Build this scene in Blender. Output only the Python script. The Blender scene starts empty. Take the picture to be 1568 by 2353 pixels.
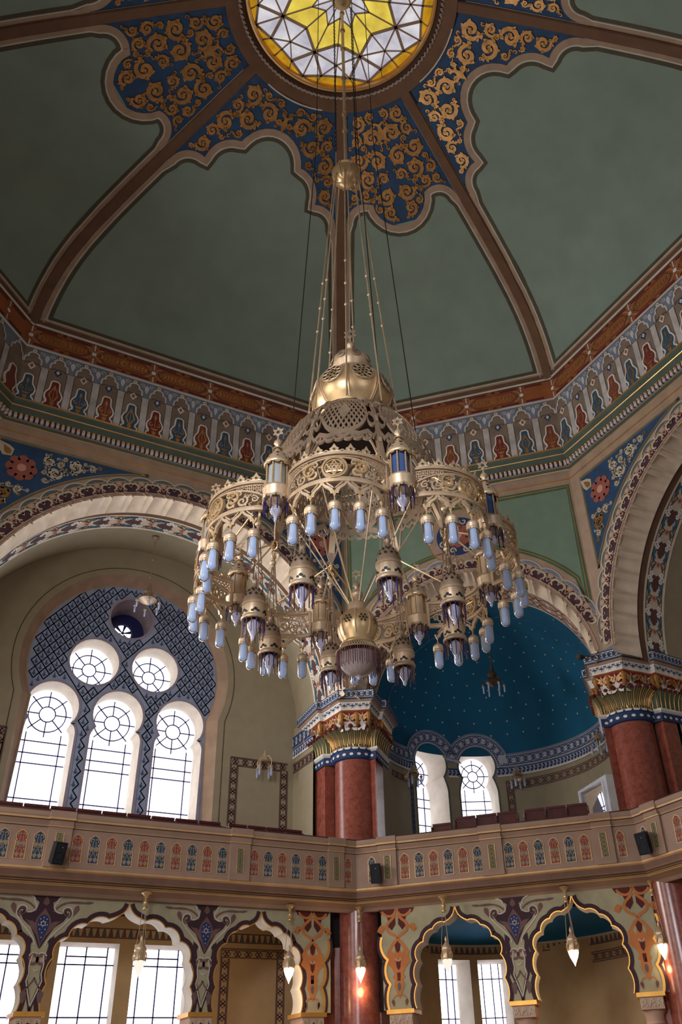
import bpy, math, random
from math import sin, cos, pi, atan2, hypot, sqrt, radians, degrees, asin, acos
from mathutils import Vector, Matrix
C = bpy.context.scene.collection
R2 = sqrt(2.0)

# ------------------------------------------------------------------ materials
def lin(c):
    return tuple((x / 12.92 if x <= .04045 else ((x + .055) / 1.055) ** 2.4) for x in c)
MATS = {}
def mk(name, rgb, rough=.7, metal=0., noise=.12, scale=3., bump=0., spec=.3, kind=None):
    if name in MATS: return MATS[name]
    m = bpy.data.materials.new(name); m.use_nodes = True
    nt = m.node_tree; N = nt.nodes; L = nt.links
    b = N['Principled BSDF']
    col = lin([x / 255. for x in rgb])
    tc = N.new('ShaderNodeTexCoord'); nz = N.new('ShaderNodeTexNoise')
    nz.inputs['Scale'].default_value = scale; nz.inputs['Detail'].default_value = 5
    L.new(tc.outputs['Object'], nz.inputs['Vector'])
    rp = N.new('ShaderNodeValToRGB')
    rp.color_ramp.elements[0].position = .3; rp.color_ramp.elements[1].position = .7
    rp.color_ramp.elements[0].color = tuple(x * (1 - noise) for x in col) + (1,)
    rp.color_ramp.elements[1].color = tuple(min(1, x * (1 + noise)) for x in col) + (1,)
    L.new(nz.outputs['Fac'], rp.inputs['Fac']); L.new(rp.outputs['Color'], b.inputs['Base Color'])
    b.inputs['Roughness'].default_value = rough; b.inputs['Metallic'].default_value = metal
    b.inputs['Specular IOR Level'].default_value = spec
    if bump:
        n2 = N.new('ShaderNodeTexNoise'); n2.inputs['Scale'].default_value = scale * 9; n2.inputs['Detail'].default_value = 4
        L.new(tc.outputs['Object'], n2.inputs['Vector'])
        bp = N.new('ShaderNodeBump'); bp.inputs['Strength'].default_value = bump; bp.inputs['Distance'].default_value = .02
        L.new(n2.outputs['Fac'], bp.inputs['Height']); L.new(bp.outputs['Normal'], b.inputs['Normal'])
    MATS[name] = m
    return m
def mk_emit(name, rgb, strength, noise=.0, scale=2.):
    m = bpy.data.materials.new(name); m.use_nodes = True
    nt = m.node_tree; N = nt.nodes; L = nt.links
    for n in list(N): N.remove(n)
    out = N.new('ShaderNodeOutputMaterial'); e = N.new('ShaderNodeEmission')
    col = lin([x / 255. for x in rgb])
    e.inputs['Color'].default_value = col + (1,); e.inputs['Strength'].default_value = strength
    if noise:
        tc = N.new('ShaderNodeTexCoord'); nz = N.new('ShaderNodeTexNoise'); nz.inputs['Scale'].default_value = scale
        nz.inputs['Detail'].default_value = 4
        L.new(tc.outputs['Object'], nz.inputs['Vector'])
        rp = N.new('ShaderNodeValToRGB'); rp.color_ramp.elements[0].position = .32; rp.color_ramp.elements[1].position = .68
        rp.color_ramp.elements[0].color = tuple(x * (1 - noise) for x in col) + (1,)
        rp.color_ramp.elements[1].color = tuple(min(1, x * (1 + noise)) for x in col) + (1,)
        L.new(nz.outputs['Fac'], rp.inputs['Fac']); L.new(rp.outputs['Color'], e.inputs['Color'])
    L.new(e.outputs[0], out.inputs['Surface'])
    return m
def mk_glass(name, rgb, clear=.35, rough=.15):
    m = bpy.data.materials.new(name); m.use_nodes = True
    nt = m.node_tree; N = nt.nodes; L = nt.links
    for n in list(N): N.remove(n)
    out = N.new('ShaderNodeOutputMaterial'); col = lin([x / 255. for x in rgb]) + (1,)
    tr = N.new('ShaderNodeBsdfTranslucent'); tr.inputs['Color'].default_value = col
    df = N.new('ShaderNodeBsdfDiffuse'); df.inputs['Color'].default_value = col
    tp = N.new('ShaderNodeBsdfTransparent'); tp.inputs['Color'].default_value = tuple(.5 + .5 * x for x in col[:3]) + (1,)
    gl = N.new('ShaderNodeBsdfGlossy'); gl.inputs['Roughness'].default_value = rough
    m1 = N.new('ShaderNodeMixShader'); m1.inputs[0].default_value = .5
    m2 = N.new('ShaderNodeMixShader'); m2.inputs[0].default_value = clear
    m3 = N.new('ShaderNodeMixShader'); fr = N.new('ShaderNodeFresnel'); fr.inputs['IOR'].default_value = 1.35
    L.new(tr.outputs[0], m1.inputs[1]); L.new(df.outputs[0], m1.inputs[2])
    L.new(m1.outputs[0], m2.inputs[1]); L.new(tp.outputs[0], m2.inputs[2])
    L.new(fr.outputs[0], m3.inputs[0]); L.new(m2.outputs[0], m3.inputs[1]); L.new(gl.outputs[0], m3.inputs[2])
    L.new(m3.outputs[0], out.inputs['Surface'])
    return m

# ------------------------------------------------------------------ mesh builder
class MB:
    def __init__(s): s.v = []; s.f = []; s.m = []; s.mats = []
    def mi(s, mat):
        if mat not in s.mats: s.mats.append(mat)
        return s.mats.index(mat)
    def face(s, pts, mat):
        n = len(s.v); s.v += [tuple(p) for p in pts]; s.f.append(tuple(range(n, n + len(pts)))); s.m.append(s.mi(mat))
    def grid(s, rows, mat, closed=False, matfn=None):
        """rows: list of rows of 3D points, shared vertices"""
        n = len(s.v); w = len(rows[0])
        for r in rows: s.v += [tuple(p) for p in r]
        k = s.mi(mat) if mat else 0
        for i in range(len(rows) - 1):
            for j in range(w if closed else w - 1):
                j2 = (j + 1) % w
                s.f.append((n + i * w + j, n + i * w + j2, n + (i + 1) * w + j2, n + (i + 1) * w + j))
                s.m.append(s.mi(matfn(i, j)) if matfn else k)
    def patch(s, M, u0, u1, v0, v1, w, mat, nu=1, nv=1):
        s.grid([[M(u0 + (u1 - u0) * j / nu, v0 + (v1 - v0) * i / nv, w) for j in range(nu + 1)] for i in range(nv + 1)], mat)
    def poly(s, M, pts, w, mat, base=None, back=False, smat=None):
        s.face([M(p[0], p[1], w) for p in pts], mat)
        if back: s.face([M(p[0], p[1], base) for p in reversed(pts)], mat)
        if base is not None:
            for a, b in zip(pts, pts[1:] + pts[:1]):
                s.face([M(a[0], a[1], w), M(b[0], b[1], w), M(b[0], b[1], base), M(a[0], a[1], base)], smat or mat)
    def disc(s, M, cx, cy, r, w, mat, n=12, base=None, back=False, a0=0.):
        s.poly(M, [(cx + r * cos(a0 + 2 * pi * k / n), cy + r * sin(a0 + 2 * pi * k / n)) for k in range(n)], w, mat, base, back)
    def stroke(s, M, pts, wid, w, mat, base=None, back=False, closed=False):
        """wid = full width, number or list"""
        n = len(pts)
        if n < 2: return
        ws = wid if isinstance(wid, (list, tuple)) else [wid] * n
        Lp = []; Rp = []
        for i in range(n):
            if closed: a = pts[i - 1]; b = pts[(i + 1) % n]
            else: a = pts[max(i - 1, 0)]; b = pts[min(i + 1, n - 1)]
            dx, dy = b[0] - a[0], b[1] - a[1]; l = hypot(dx, dy) or 1e-9
            nx, ny = -dy / l, dx / l
            k = 1.
            if (closed or 0 < i < n - 1):
                p = pts[i]; d1 = (p[0] - a[0], p[1] - a[1]); l1 = hypot(*d1) or 1e-9
                c = abs((-d1[1] / l1) * nx + (d1[0] / l1) * ny); k = min(1.8, 1 / max(c, .3))
            h = ws[i] * .5 * k
            Lp.append((pts[i][0] + nx * h, pts[i][1] + ny * h)); Rp.append((pts[i][0] - nx * h, pts[i][1] - ny * h))
        if closed: Lp.append(Lp[0]); Rp.append(Rp[0])
        s.grid([[M(a[0], a[1], w), M(b[0], b[1], w)] for a, b in zip(Lp, Rp)], mat)
        if base is not None:
            s.grid([[M(a[0], a[1], w), M(a[0], a[1], base)] for a in Lp], mat)
            s.grid([[M(a[0], a[1], base), M(a[0], a[1], w)] for a in Rp], mat)
            if back: s.grid([[M(b[0], b[1], base), M(a[0], a[1], base)] for a, b in zip(Lp, Rp)], mat)
    def obox(s, c, ax, ay, az, mat):
        """centre, three half axes"""
        c, ax, ay, az = map(Vector, (c, ax, ay, az)); P = lambda i, j, k: c + ax * i + ay * j + az * k
        for q in (((-1, -1, -1), (-1, 1, -1), (1, 1, -1), (1, -1, -1)), ((-1, -1, 1), (1, -1, 1), (1, 1, 1), (-1, 1, 1)),
                  ((-1, -1, -1), (1, -1, -1), (1, -1, 1), (-1, -1, 1)), ((-1, 1, -1), (-1, 1, 1), (1, 1, 1), (1, 1, -1)),
                  ((-1, -1, -1), (-1, -1, 1), (-1, 1, 1), (-1, 1, -1)), ((1, -1, -1), (1, 1, -1), (1, 1, 1), (1, -1, 1))):
            s.face([P(*t) for t in q], mat)
    def box(s, M, u0, u1, v0, v1, w0, w1, mat):
        P = lambda u, v, w: M(u, v, w)
        s.poly(M, [(u0, v0), (u1, v0), (u1, v1), (u0, v1)], w1, mat, w0, True)
    def tube(s, path, r, mat, n=6, cap=True):
        path = [Vector(p) for p in path]; rows = []
        rs = r if isinstance(r, (list, tuple)) else [r] * len(path)
        up = None
        for i, p in enumerate(path):
            d = (path[min(i + 1, len(path) - 1)] - path[max(i - 1, 0)]).normalized()
            if up is None: up = d.orthogonal().normalized()
            else:
                up = up - d * up.dot(d); up = up.normalized() if up.length > 1e-6 else d.orthogonal().normalized()
            sd = d.cross(up)
            rows.append([p + (up * cos(2 * pi * k / n) + sd * sin(2 * pi * k / n)) * rs[i] for k in range(n)])
        s.grid(rows, mat, closed=True)
        if cap: s.face(rows[0], mat); s.face(rows[-1], mat)
    def lathe(s, prof, c, mat, n=16, a0=0., fn=None, matfn=None, ax=None):
        rows = []
        for (r, z) in prof:
            row = []
            for k in range(n):
                a = a0 + 2 * pi * k / n
                rr = r * (fn(a, z) if fn else 1.)
                if ax: row.append(Vector(c) + ax[0] * (rr * cos(a)) + ax[1] * (rr * sin(a)) + ax[2] * z)
                else: row.append((c[0] + rr * cos(a), c[1] + rr * sin(a), c[2] + z))
            rows.append(row)
        s.grid(rows, mat, closed=True, matfn=matfn)
    def build(s, name, parent=None, smooth=None, loc=None):
        me = bpy.data.meshes.new(name)
        pl = WLOC[parent.name] if parent is not None else Vector((0, 0, 0))
        org = Vector(loc) if loc is not None else pl
        ox, oy, oz = org
        me.from_pydata([(p[0] - ox, p[1] - oy, p[2] - oz) for p in s.v], [], s.f)
        for m in s.mats: me.materials.append(m)
        me.polygons.foreach_set('material_index', s.m)
        if smooth is not None:
            me.polygons.foreach_set('use_smooth', [True] * len(s.f)); me.update()
            me.set_sharp_from_angle(angle=radians(smooth))
        me.update()
        o = bpy.data.objects.new(name, me); C.objects.link(o)
        WLOC[o.name] = org
        if parent is not None: o.parent = parent
        o.location = org - pl
        return o
WLOC = {}
def empty(name, loc=(0, 0, 0), label=None, cat=None, group=None, kind=None):
    o = bpy.data.objects.new(name, None); C.objects.link(o); o.location = loc; o.empty_display_size = .2
    WLOC[o.name] = Vector(loc)
    return tag(o, label, cat, group, kind)
def tag(o, label=None, cat=None, group=None, kind=None):
    if label: o['label'] = label
    if cat: o['category'] = cat
    if group: o['group'] = group
    if kind: o['kind'] = kind
    return o
def copy_tree(o, parent=None):
    c = o.copy(); C.objects.link(c)
    if parent is not None: c.parent = parent
    for ch in list(o.children): copy_tree(ch, c)
    return c

# ------------------------------------------------------------------ 2D ornament helpers
def arc(cx, cy, r, a0, a1, n=12, ry=None):
    ry = ry or r
    return [(cx + r * cos(radians(a0 + (a1 - a0) * k / n)), cy + ry * sin(radians(a0 + (a1 - a0) * k / n))) for k in range(n + 1)]
def bez(p0, p1, p2, p3, n=10):
    o = []
    for k in range(n + 1):
        t = k / n; q = 1 - t
        o.append(tuple(q ** 3 * p0[i] + 3 * q * q * t * p1[i] + 3 * q * t * t * p2[i] + t ** 3 * p3[i] for i in (0, 1)))
    return o
def spiral(cx, cy, r, a0, d, turns=1.35, n=18, wf=.34):
    pts = []; ws = []
    for k in range(n + 1):
        t = k / n; a = a0 + d * turns * 2 * pi * t; rr = r * (1 - .78 * t)
        pts.append((cx + rr * cos(a), cy + rr * sin(a))); ws.append(r * wf * (.35 + .9 * sin(pi * min(1, t * .75 + .12))) * (1 - .35 * t))
    return pts, ws
def leaf(p, a, l, w):
    c, s_ = cos(a), sin(a); o = []
    for x, y in ((0, 0), (.25, .5), (.55, .42), (1, 0), (.55, -.42), (.25, -.5)):
        o.append((p[0] + (x * c - y * w / l * s_) * l, p[1] + (x * s_ + y * w / l * c) * l))
    return o
def mir(pts): return [(-x, y) for x, y in pts]
def star6(cx, cy, r, a0=pi / 2, q=.577):
    return [(cx + (r if k % 2 == 0 else r * q) * cos(a0 + k * pi / 6), cy + (r if k % 2 == 0 else r * q) * sin(a0 + k * pi / 6)) for k in range(12)]
def inpoly(p, poly):
    x, y = p; c = False; j = len(poly) - 1
    for i in range(len(poly)):
        a, b = poly[i], poly[j]
        if (a[1] > y) != (b[1] > y) and x < (b[0] - a[0]) * (y - a[1]) / (b[1] - a[1]) + a[0]: c = not c
        j = i
    return c
def edge_dist(p, poly):
    d = 1e9
    for a, b in zip(poly, poly[1:] + poly[:1]):
        ex, ey = b[0] - a[0], b[1] - a[1]; l2 = ex * ex + ey * ey or 1e-9
        t = max(0, min(1, ((p[0] - a[0]) * ex + (p[1] - a[1]) * ey) / l2))
        d = min(d, hypot(p[0] - a[0] - t * ex, p[1] - a[1] - t * ey))
    return d
def pack(poly, rmin, rmax, seed, tries=900, sq=.92):
    """greedy circle packing of a polygon"""
    rnd = random.Random(seed); xs = [p[0] for p in poly]; ys = [p[1] for p in poly]
    out = []; r = rmax
    while r > rmin:
        for _ in range(tries // 6):
            p = (rnd.uniform(min(xs), max(xs)), rnd.uniform(min(ys), max(ys)))
            if not inpoly(p, poly): continue
            if edge_dist(p, poly) < r * 1.04: continue
            if all(hypot(p[0] - q[0], p[1] - q[1]) > (r + q[2]) * sq for q in out): out.append((p[0], p[1], r))
        r *= .82
    return out
def scrolls(mb, M, poly, rmin, rmax, seed, w, mat, base=None, back=False, wf=.36, tries=900, mat2=None, stems=True, leafy=False):
    """foliate scrolls filling a polygon"""
    cs = pack(poly, rmin, rmax, seed, tries); rnd = random.Random(seed + 1)
    for i, (x, y, r) in enumerate(cs):
        near = sorted((hypot(x - q[0], y - q[1]), k) for k, q in enumerate(cs) if k != i)
        a0 = rnd.uniform(0, 6.28); d = 1 if rnd.random() < .5 else -1
        if near:
            q = cs[near[0][1]]; a0 = atan2(q[1] - y, q[0] - x)
        pts, ws = spiral(x, y, r * .9, a0, d, 1.25 if r > rmin * 1.3 else .8, wf=wf, n=16 if r > rmin * 1.6 else 9)
        mm = mat2 if (mat2 and rnd.random() < .3) else mat
        mb.stroke(M, pts, ws, w, mm, base, back)
        e = pts[-1]; mb.disc(M, e[0], e[1], r * wf * .5, w, mm, 7, base, back)
        # leaves on the outside of the scroll
        for t in (.12, .3):
            k = int(t * (len(pts) - 1)); p = pts[k]; aa = atan2(p[1] - y, p[0] - x)
            mb.poly(M, leaf(p, aa + d * .5, r * .42, r * .3), w, mm, base, back)
        if leafy and r > rmin * 1.5:
            for t in (.02, .42, .55):
                k = int(t * (len(pts) - 1)); p = pts[k]; aa = atan2(p[1] - y, p[0] - x); mb.poly(M, leaf(p, aa + d * .8, r * .5, r * .42), w, mm, base, back)
            mb.poly(M, leaf((x + r * .1 * cos(a0), y + r * .1 * sin(a0)), a0 + pi, r * .5, r * .3), w, mm, base, back)
        if stems and near:
            q = cs[near[0][1]]; m_ = ((x + q[0]) / 2, (y + q[1]) / 2); p0 = pts[0]
            mb.stroke(M, [p0, m_, (q[0] + (m_[0] - q[0]) * .8, q[1] + (m_[1] - q[1]) * .8)], [r * wf * .5, r * wf * .7, r * wf * .3], w, mat, base, back)
def rosette(mb, M, cx, cy, r, w, mat, mat2, n=8, base=None):
    for k in range(n):
        a = 2 * pi * k / n; mb.disc(M, cx + r * .68 * cos(a), cy + r * .68 * sin(a), r * .36, w, mat, 9, base)
    mb.disc(M, cx, cy, r * .62, w + .004, mat, 14, base); mb.disc(M, cx, cy, r * .3, w + .012, mat2, 12, base)
def meander(mb, M, u0, u1, v0, v1, w, mat, step=None, wid=None):
    h = v1 - v0; step = step or h * 1.15; n = max(1, round((u1 - u0) / step)); st = (u1 - u0) / n; wd = wid or h * .11
    for k in range(n):
        a = u0 + k * st
        f = lambda x, y: (a + x * st, v0 + y * h)
        mb.stroke(M, [f(.0, .1), f(.5, .1), f(.5, .62), f(.22, .62), f(.22, .38)], wd, w, mat)
        mb.stroke(M, [f(1., .9), f(.72, .9), f(.72, .38)], wd, w, mat)
        mb.stroke(M, [f(.05, .9), f(.72, .9)], wd, w, mat)
        mb.stroke(M, [f(.5, .12), f(.95, .12), f(.95, .6)], wd, w, mat)
def guilloche(mb, M, u0, u1, v0, v1, w, mat, wid=None, step=None):
    h = v1 - v0; step = step or h * 1.3; n = max(1, round((u1 - u0) / step)); st = (u1 - u0) / n; wd = wid or h * .12
    for k in range(n):
        a = u0 + k * st
        f = lambda x, y: (a + x * st, v0 + y * h)
        mb.stroke(M, [f(0, .12), f(.3, .12), f(.7, .88), f(1, .88)], wd, w, mat)
        mb.stroke(M, [f(0, .88), f(.3, .88), f(.7, .12), f(1, .12)], wd, w, mat)
        mb.stroke(M, [f(.15, .5), f(.5, .92), f(.85, .5), f(.5, .08)], wd * .8, w, mat, closed=True)

# ------------------------------------------------------------------ frames
A0, D0 = 9.0, 9.5683
def frame(ang, dist):
    a = radians(ang); o = (cos(a), sin(a)); t = (sin(a), -cos(a))
    return lambda u, v, w=0.: (o[0] * (dist - w) + t[0] * u, o[1] * (dist - w) + t[1] * u, v)
def octa(o, D=D0):
    """corner (x,y) between side k*45 and (k+1)*45, offset o inwards"""
    a = A0 - o; d = D - o; b = d * R2 - a
    return [(a, b), (b, a), (-b, a), (-a, b), (-a, -b), (-b, -a), (b, -a), (a, -b)]
def sweep(mb, prof, D=D0, sides=range(8), mats=None, ext=0.):
    """prof [(o,z)], mats one per segment"""
    rows = [octa(o, D) for o, z in prof]
    for i in range(len(prof) - 1):
        for k in sides:
            a, b = (k - 1) % 8, k
            P = lambda r, j: (rows[r][j][0], rows[r][j][1], prof[r][1])
            mb.face([P(i, a), P(i, b), P(i + 1, b), P(i + 1, a)], mats[i])
# ------------------------------------------------------------------ palette
green = mk('dome_sage_paint', (134, 150, 139), .85, noise=.07, scale=1.2, bump=.15)
brown = mk('brown_paint', (112, 82, 64), .8)
dbrown = mk('dark_brown_paint', (74, 50, 40), .8)
tan = mk('tan_paint', (168, 142, 122), .8)
ltan = mk('light_tan_paint', (206, 188, 168), .8)
line = mk('pale_line_paint', (205, 195, 182), .7)
shade = mk('olive_line_paint', (86, 80, 66), .85)
bluep = mk('blue_paint', (48, 74, 108), .75, noise=.2)
gold = mk('gold_leaf', (198, 148, 92), .36, .7, noise=.25, scale=5)
goldl = mk('gilt_line', (222, 172, 108), .33, .7)
rust = mk('rust_paint', (158, 92, 54), .75)
maroon = mk('maroon_paint', (104, 44, 42), .75)
greyw = mk('grey_white_paint', (205, 200, 202), .75)
white = mk('white_paint', (228, 222, 216), .7)
navy = mk('navy_paint', (44, 62, 104), .7)
dgreen = mk('green_moulding_paint', (82, 94, 84), .7)
black = mk('dark_metal', (40, 36, 34), .5)
deepred = mk('deep_red_paint', (128, 44, 40), .7)
steel = mk('grey_blue_paint', (122, 132, 148), .75)
cream = mk('cream_plaster', (226, 210, 188), .8)
olive = mk('olive_tan_plaster', (156, 144, 120), .85, noise=.06)
umber = mk('umber_line_paint', (84, 68, 58), .8)

PRO = [(10.17, 19.04), (10.06, 19.6), (9.78, 20.3), (9.33, 20.95), (8.55, 21.55), (7.4, 22.08), (6.1, 22.57), (5.1, 22.93), (4.0, 23.32), (2.8, 23.72), (2.0, 23.95)]
def smooth_pro():
    o = []
    P = PRO
    for i in range(len(P) - 1):
        p0 = P[max(i - 1, 0)]; p1 = P[i]; p2 = P[i + 1]; p3 = P[min(i + 2, len(P) - 1)]
        for k in range(5):
            t = k / 5.
            o.append(tuple(.5 * (2 * p1[j] + (p2[j] - p0[j]) * t + (2 * p0[j] - 5 * p1[j] + 4 * p2[j] - p3[j]) * t * t + (3 * p1[j] - p0[j] - 3 * p2[j] + p3[j]) * t ** 3) for j in (0, 1)))
    o.append(P[-1]); return o
SP = smooth_pro()
def zrc(rc):
    if rc >= SP[0][0]: return SP[0][1]
    for a, b in zip(SP, SP[1:]):
        if b[0] <= rc <= a[0]:
            return a[1] + (b[1] - a[1]) * (a[0] - rc) / (a[0] - b[0] or 1e-9)
    return SP[-1][1]
def rcz(z):
    for a, b in zip(SP, SP[1:]):
        if a[1] <= z <= b[1]: return a[0] + (b[0] - a[0]) * (z - a[1]) / (b[1] - a[1])
    return SP[0][0]
HM, HD = 26.73, 18.27
def web(ang):
    h = radians(HM if ang % 90 == 0 else HD); a = radians(ang); o = (cos(a), sin(a)); t = (sin(a), -cos(a))
    def M(u, d, w=0.):
        rc = d / cos(h); z = zrc(rc); e = .05
        dz = (zrc(rc + e) - zrc(rc - e)) / (2 * e / 1) * (1 / cos(h))
        l = sqrt(1 + dz * dz); nd, nz = dz / l, -1 / l       # inward normal (towards axis and down)
        d2 = d + nd * w
        return (o[0] * d2 + t[0] * u, o[1] * d2 + t[1] * u, z + nz * w)
    return M, h
def lobes(pts, sags, n=9):
    """join points by arcs bulging to the left of travel by sag"""
    o = []
    for (a, b), s in zip(zip(pts, pts[1:]), sags):
        dx, dy = b[0] - a[0], b[1] - a[1]; l = hypot(dx, dy); nx, ny = -dy / l, dx / l
        if abs(s) < 1e-6: o += [a]; continue
        R = (l * l / 4 + s * s) / (2 * s); hh = R - s
        cx, cy = (a[0] + b[0]) / 2 - nx * hh, (a[1] + b[1]) / 2 - ny * hh
        a0 = atan2(a[1] - cy, a[0] - cx); a1 = atan2(b[1] - cy, b[0] - cx)
        while a1 - a0 > pi: a1 -= 2 * pi
        while a1 - a0 < -pi: a1 += 2 * pi
        o += [(cx + abs(R) * cos(a0 + (a1 - a0) * k / n), cy + abs(R) * sin(a0 + (a1 - a0) * k / n)) for k in range(n)]
    return o + [pts[-1]]
def offs(pts, d):
    o = []
    for i, p in enumerate(pts):
        a = pts[max(i - 1, 0)]; b = pts[min(i + 1, len(pts) - 1)]
        dx, dy = b[0] - a[0], b[1] - a[1]; l = hypot(dx, dy) or 1e-9
        o.append((p[0] - dy / l * d, p[1] + dx / l * d))
    return o

ceiling = empty('ceiling', (0, 0, 24), kind='structure')
RW = .14
vault = MB()
for ang in range(0, 360, 45):
    M, h = web(ang); th = math.tan(h); main = ang % 90 == 0
    edge = lambda d: d * th
    base_d = SP[0][0] * cos(h)
    if main: P = [(-2.42, 5.30), (-1.58, 4.97), (-.83, 4.24), (.83, 4.24), (1.58, 4.97), (2.42, 5.30)]; S = [-.20, -.22, -.62, -.22, -.20]
    else: P = [(-1.58, 5.45), (-.81, 5.17), (.81, 5.17), (1.58, 5.45)]; S = [-.2, -.88, -.2]
    # travel left->right with d pointing outwards: lobes bulge towards smaller d
    foil = lobes(P, S, 12)
    ds = [SP[i][0] * cos(h) for i in range(len(SP)) if SP[i][0] > 2.7]
    fine = []
    for a, b in zip(ds, ds[1:]):
        k = max(1, int((a - b) / .09)) if 2.4 < b < 5.9 else 1
        fine += [a + (b - a) * i / k for i in range(k)]
    fine.append(ds[-1])
    fpoly = foil + [(edge(6.5), 6.5), (-edge(6.5), 6.5)]
    nu = 56
    rows = [[M(edge(d) * (2 * j / nu - 1), d) for j in range(nu + 1)] for d in fine]
    def mf(i, j):
        d = (fine[i] + fine[i + 1]) / 2; u = edge(d) * (2 * (j + .5) / nu - 1)
        if d > 5.8: return green
        return green if inpoly((u, d), fpoly) else bluep
    vault.grid(rows, None, matfn=mf)
    # border bands: olive line, pale line, tan band along foil and ribs and base
    ins = lambda k, d: edge(d) - (RW + k) / cos(h)
    dl = [rcz(19.24) * cos(h)] + [rcz(19.24 + .3 * i) * cos(h) for i in range(1, 8)] + [8.0 * cos(h) - (8.0 * cos(h) - 5.42) * i / 8 for i in range(9)]
    for off, wd, mt, ww in ((.20, .09, shade, .006), (.125, .03, line, .014), (.03, .16, tan, .010)):
        vl = [(-ins(off, d), d) for d in dl]; vr = [(ins(off, d), d) for d in dl]
        fl = offs(foil, off + .0)
        loop = [p for p in vl if p[1] > fl[0][1] + .1] + [p for p in fl if abs(p[0]) < ins(off, p[1]) + .02] + [p for p in reversed(vr) if p[1] > fl[-1][1] + .1]
        vault.stroke(M, loop, wd, ww, mt)
    for z0, z1, mt, ww in ((19.0, 19.17, brown, .006), (19.17, 19.22, tan, .010), (19.22, 19.25, line, .014), (19.25, 19.27, tan, .01), (19.27, 19.37, shade, .006)):
        d0, d1 = rcz(z0) * cos(h), rcz(z1) * cos(h); k = {brown: 0., shade: .16}.get(mt, .07)
        vault.grid([[M(-ins(k - RW if mt == brown else k, d), d, ww), M(ins(k - RW if mt == brown else k, d), d, ww)] for d in (d0, (d0 + d1) / 2, d1)], mt)
    # black joints of the olive line
    # gilded scroll spandrel
    inner = [(p[0], p[1]) for p in arc(0, 0, 2.86, 90 + degrees(h) - 4, 90 - degrees(h) + 4, 12)]
    fo = [p for p in offs(foil, -.075) if abs(p[0]) < ins(.06, p[1])]
    poly = fo + [(ins(.05, d), d) for d in (5.0, 4.5, 4, 3.5, 3.0)] + list(reversed(inner)) + [(-ins(.05, d), d) for d in (3.0, 3.5, 4, 4.5, 5.0)]
    g = MB()
    half = [p for p in poly]
    hp = []
    # right half polygon, mirrored for symmetry
    fr = [p for p in fo if p[0] >= 0]
    hp = [(0.02, fr[0][1])] + fr + [(ins(.05, d), d) for d in (5.0, 4.5, 4, 3.5, 3.0)] + [p for p in reversed(inner) if p[0] > 0.02] + [(.02, inner[6][1])]
    scrolls(g, M, hp, .05, .26, 11 + main, .03, gold, .0, wf=.46, tries=3000, leafy=True)
    scrolls(g, lambda u, d, w=0.: M(-u, d, w), hp, .05, .26, 11 + main, .03, gold, .0, wf=.46, tries=3000, leafy=True)
    y0 = inner[6][1] + .45
    for sx in (-1, 1):
        g.stroke(M, arc(sx * .13, y0, .12, 90 - sx * 60, 90 + sx * 190, 10), .055, .04, gold, 0.)
    g.poly(M, [(0, y0 + .3), (.09, y0 + .1), (0, y0 - .12), (-.09, y0 + .1)], .042, gold, 0.)
    # thin dark frame
    vault.stroke(M, [(-ins(.0, d), d) for d in (5.6, 4.6, 3.6, 2.9)], .03, .012, line); vault.stroke(M, [(ins(.0, d), d) for d in (5.6, 4.6, 3.6, 2.9)], .03, .012, line)
    vault.stroke(M, [(2.80 * cos(a), 2.80 * sin(a)) for a in [pi / 2 + h - h * 2 * i / 12 for i in range(13)]], .035, .05, line)
    g.build('gilded_scrollwork', ceiling)
vault.build('dome_vault', ceiling, smooth=35)
for k in range(8):
    x, y = octa(0)[k]; a = atan2(y, x)
    r = MB(); rows = []
    for rc, z in SP:
        if rc < 2.6: continue
        e = (cos(a), sin(a)); t = (-sin(a), cos(a))
        rows.append([(e[0] * (rc - i) + t[0] * q, e[1] * (rc - i) + t[1] * q, z - j) for q, i, j in ((-RW, -.02, .0), (-RW, .05, .05), (-RW * .8, .075, .075), (RW * .8, .075, .075), (RW, .05, .05), (RW, -.02, 0.))])
    r.grid(rows, dbrown if False else brown)
    r.build('rib', ceiling, smooth=40)

# oculus surround: gilt rim, rope bead, brown ring
rg = MB()
rg.lathe([(2.24, 23.99), (2.24, 23.80), (2.27, 23.76), (2.31, 23.76), (2.33, 23.80)], (0, 0, 0), goldl, 96)
rg.lathe([(2.33, 23.80), (2.37, 23.74), (2.42, 23.72)], (0, 0, 0), dbrown, 96)
rg.lathe([(2.48, 23.72), (2.52, 23.69), (2.80, 23.60), (2.80, 23.75)], (0, 0, 0), brown, 96)
rg.lathe([(2.42, 23.80), (2.48, 23.80)], (0, 0, 0), dbrown, 96)
for k in range(120):
    a = 2 * pi * k / 120; p = Vector((2.45 * cos(a), 2.45 * sin(a), 23.705)); t = Vector((-sin(a), cos(a), 0)); e = Vector((cos(a), sin(a), 0))
    rg.tube([p - t * .05 - e * .035, p - t * .02 - e * .012, p + t * .02 + e * .012, p + t * .05 + e * .035], [.012, .035, .035, .012], tan, 6)
rg.build('oculus_surround', ceiling, smooth=40)

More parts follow.
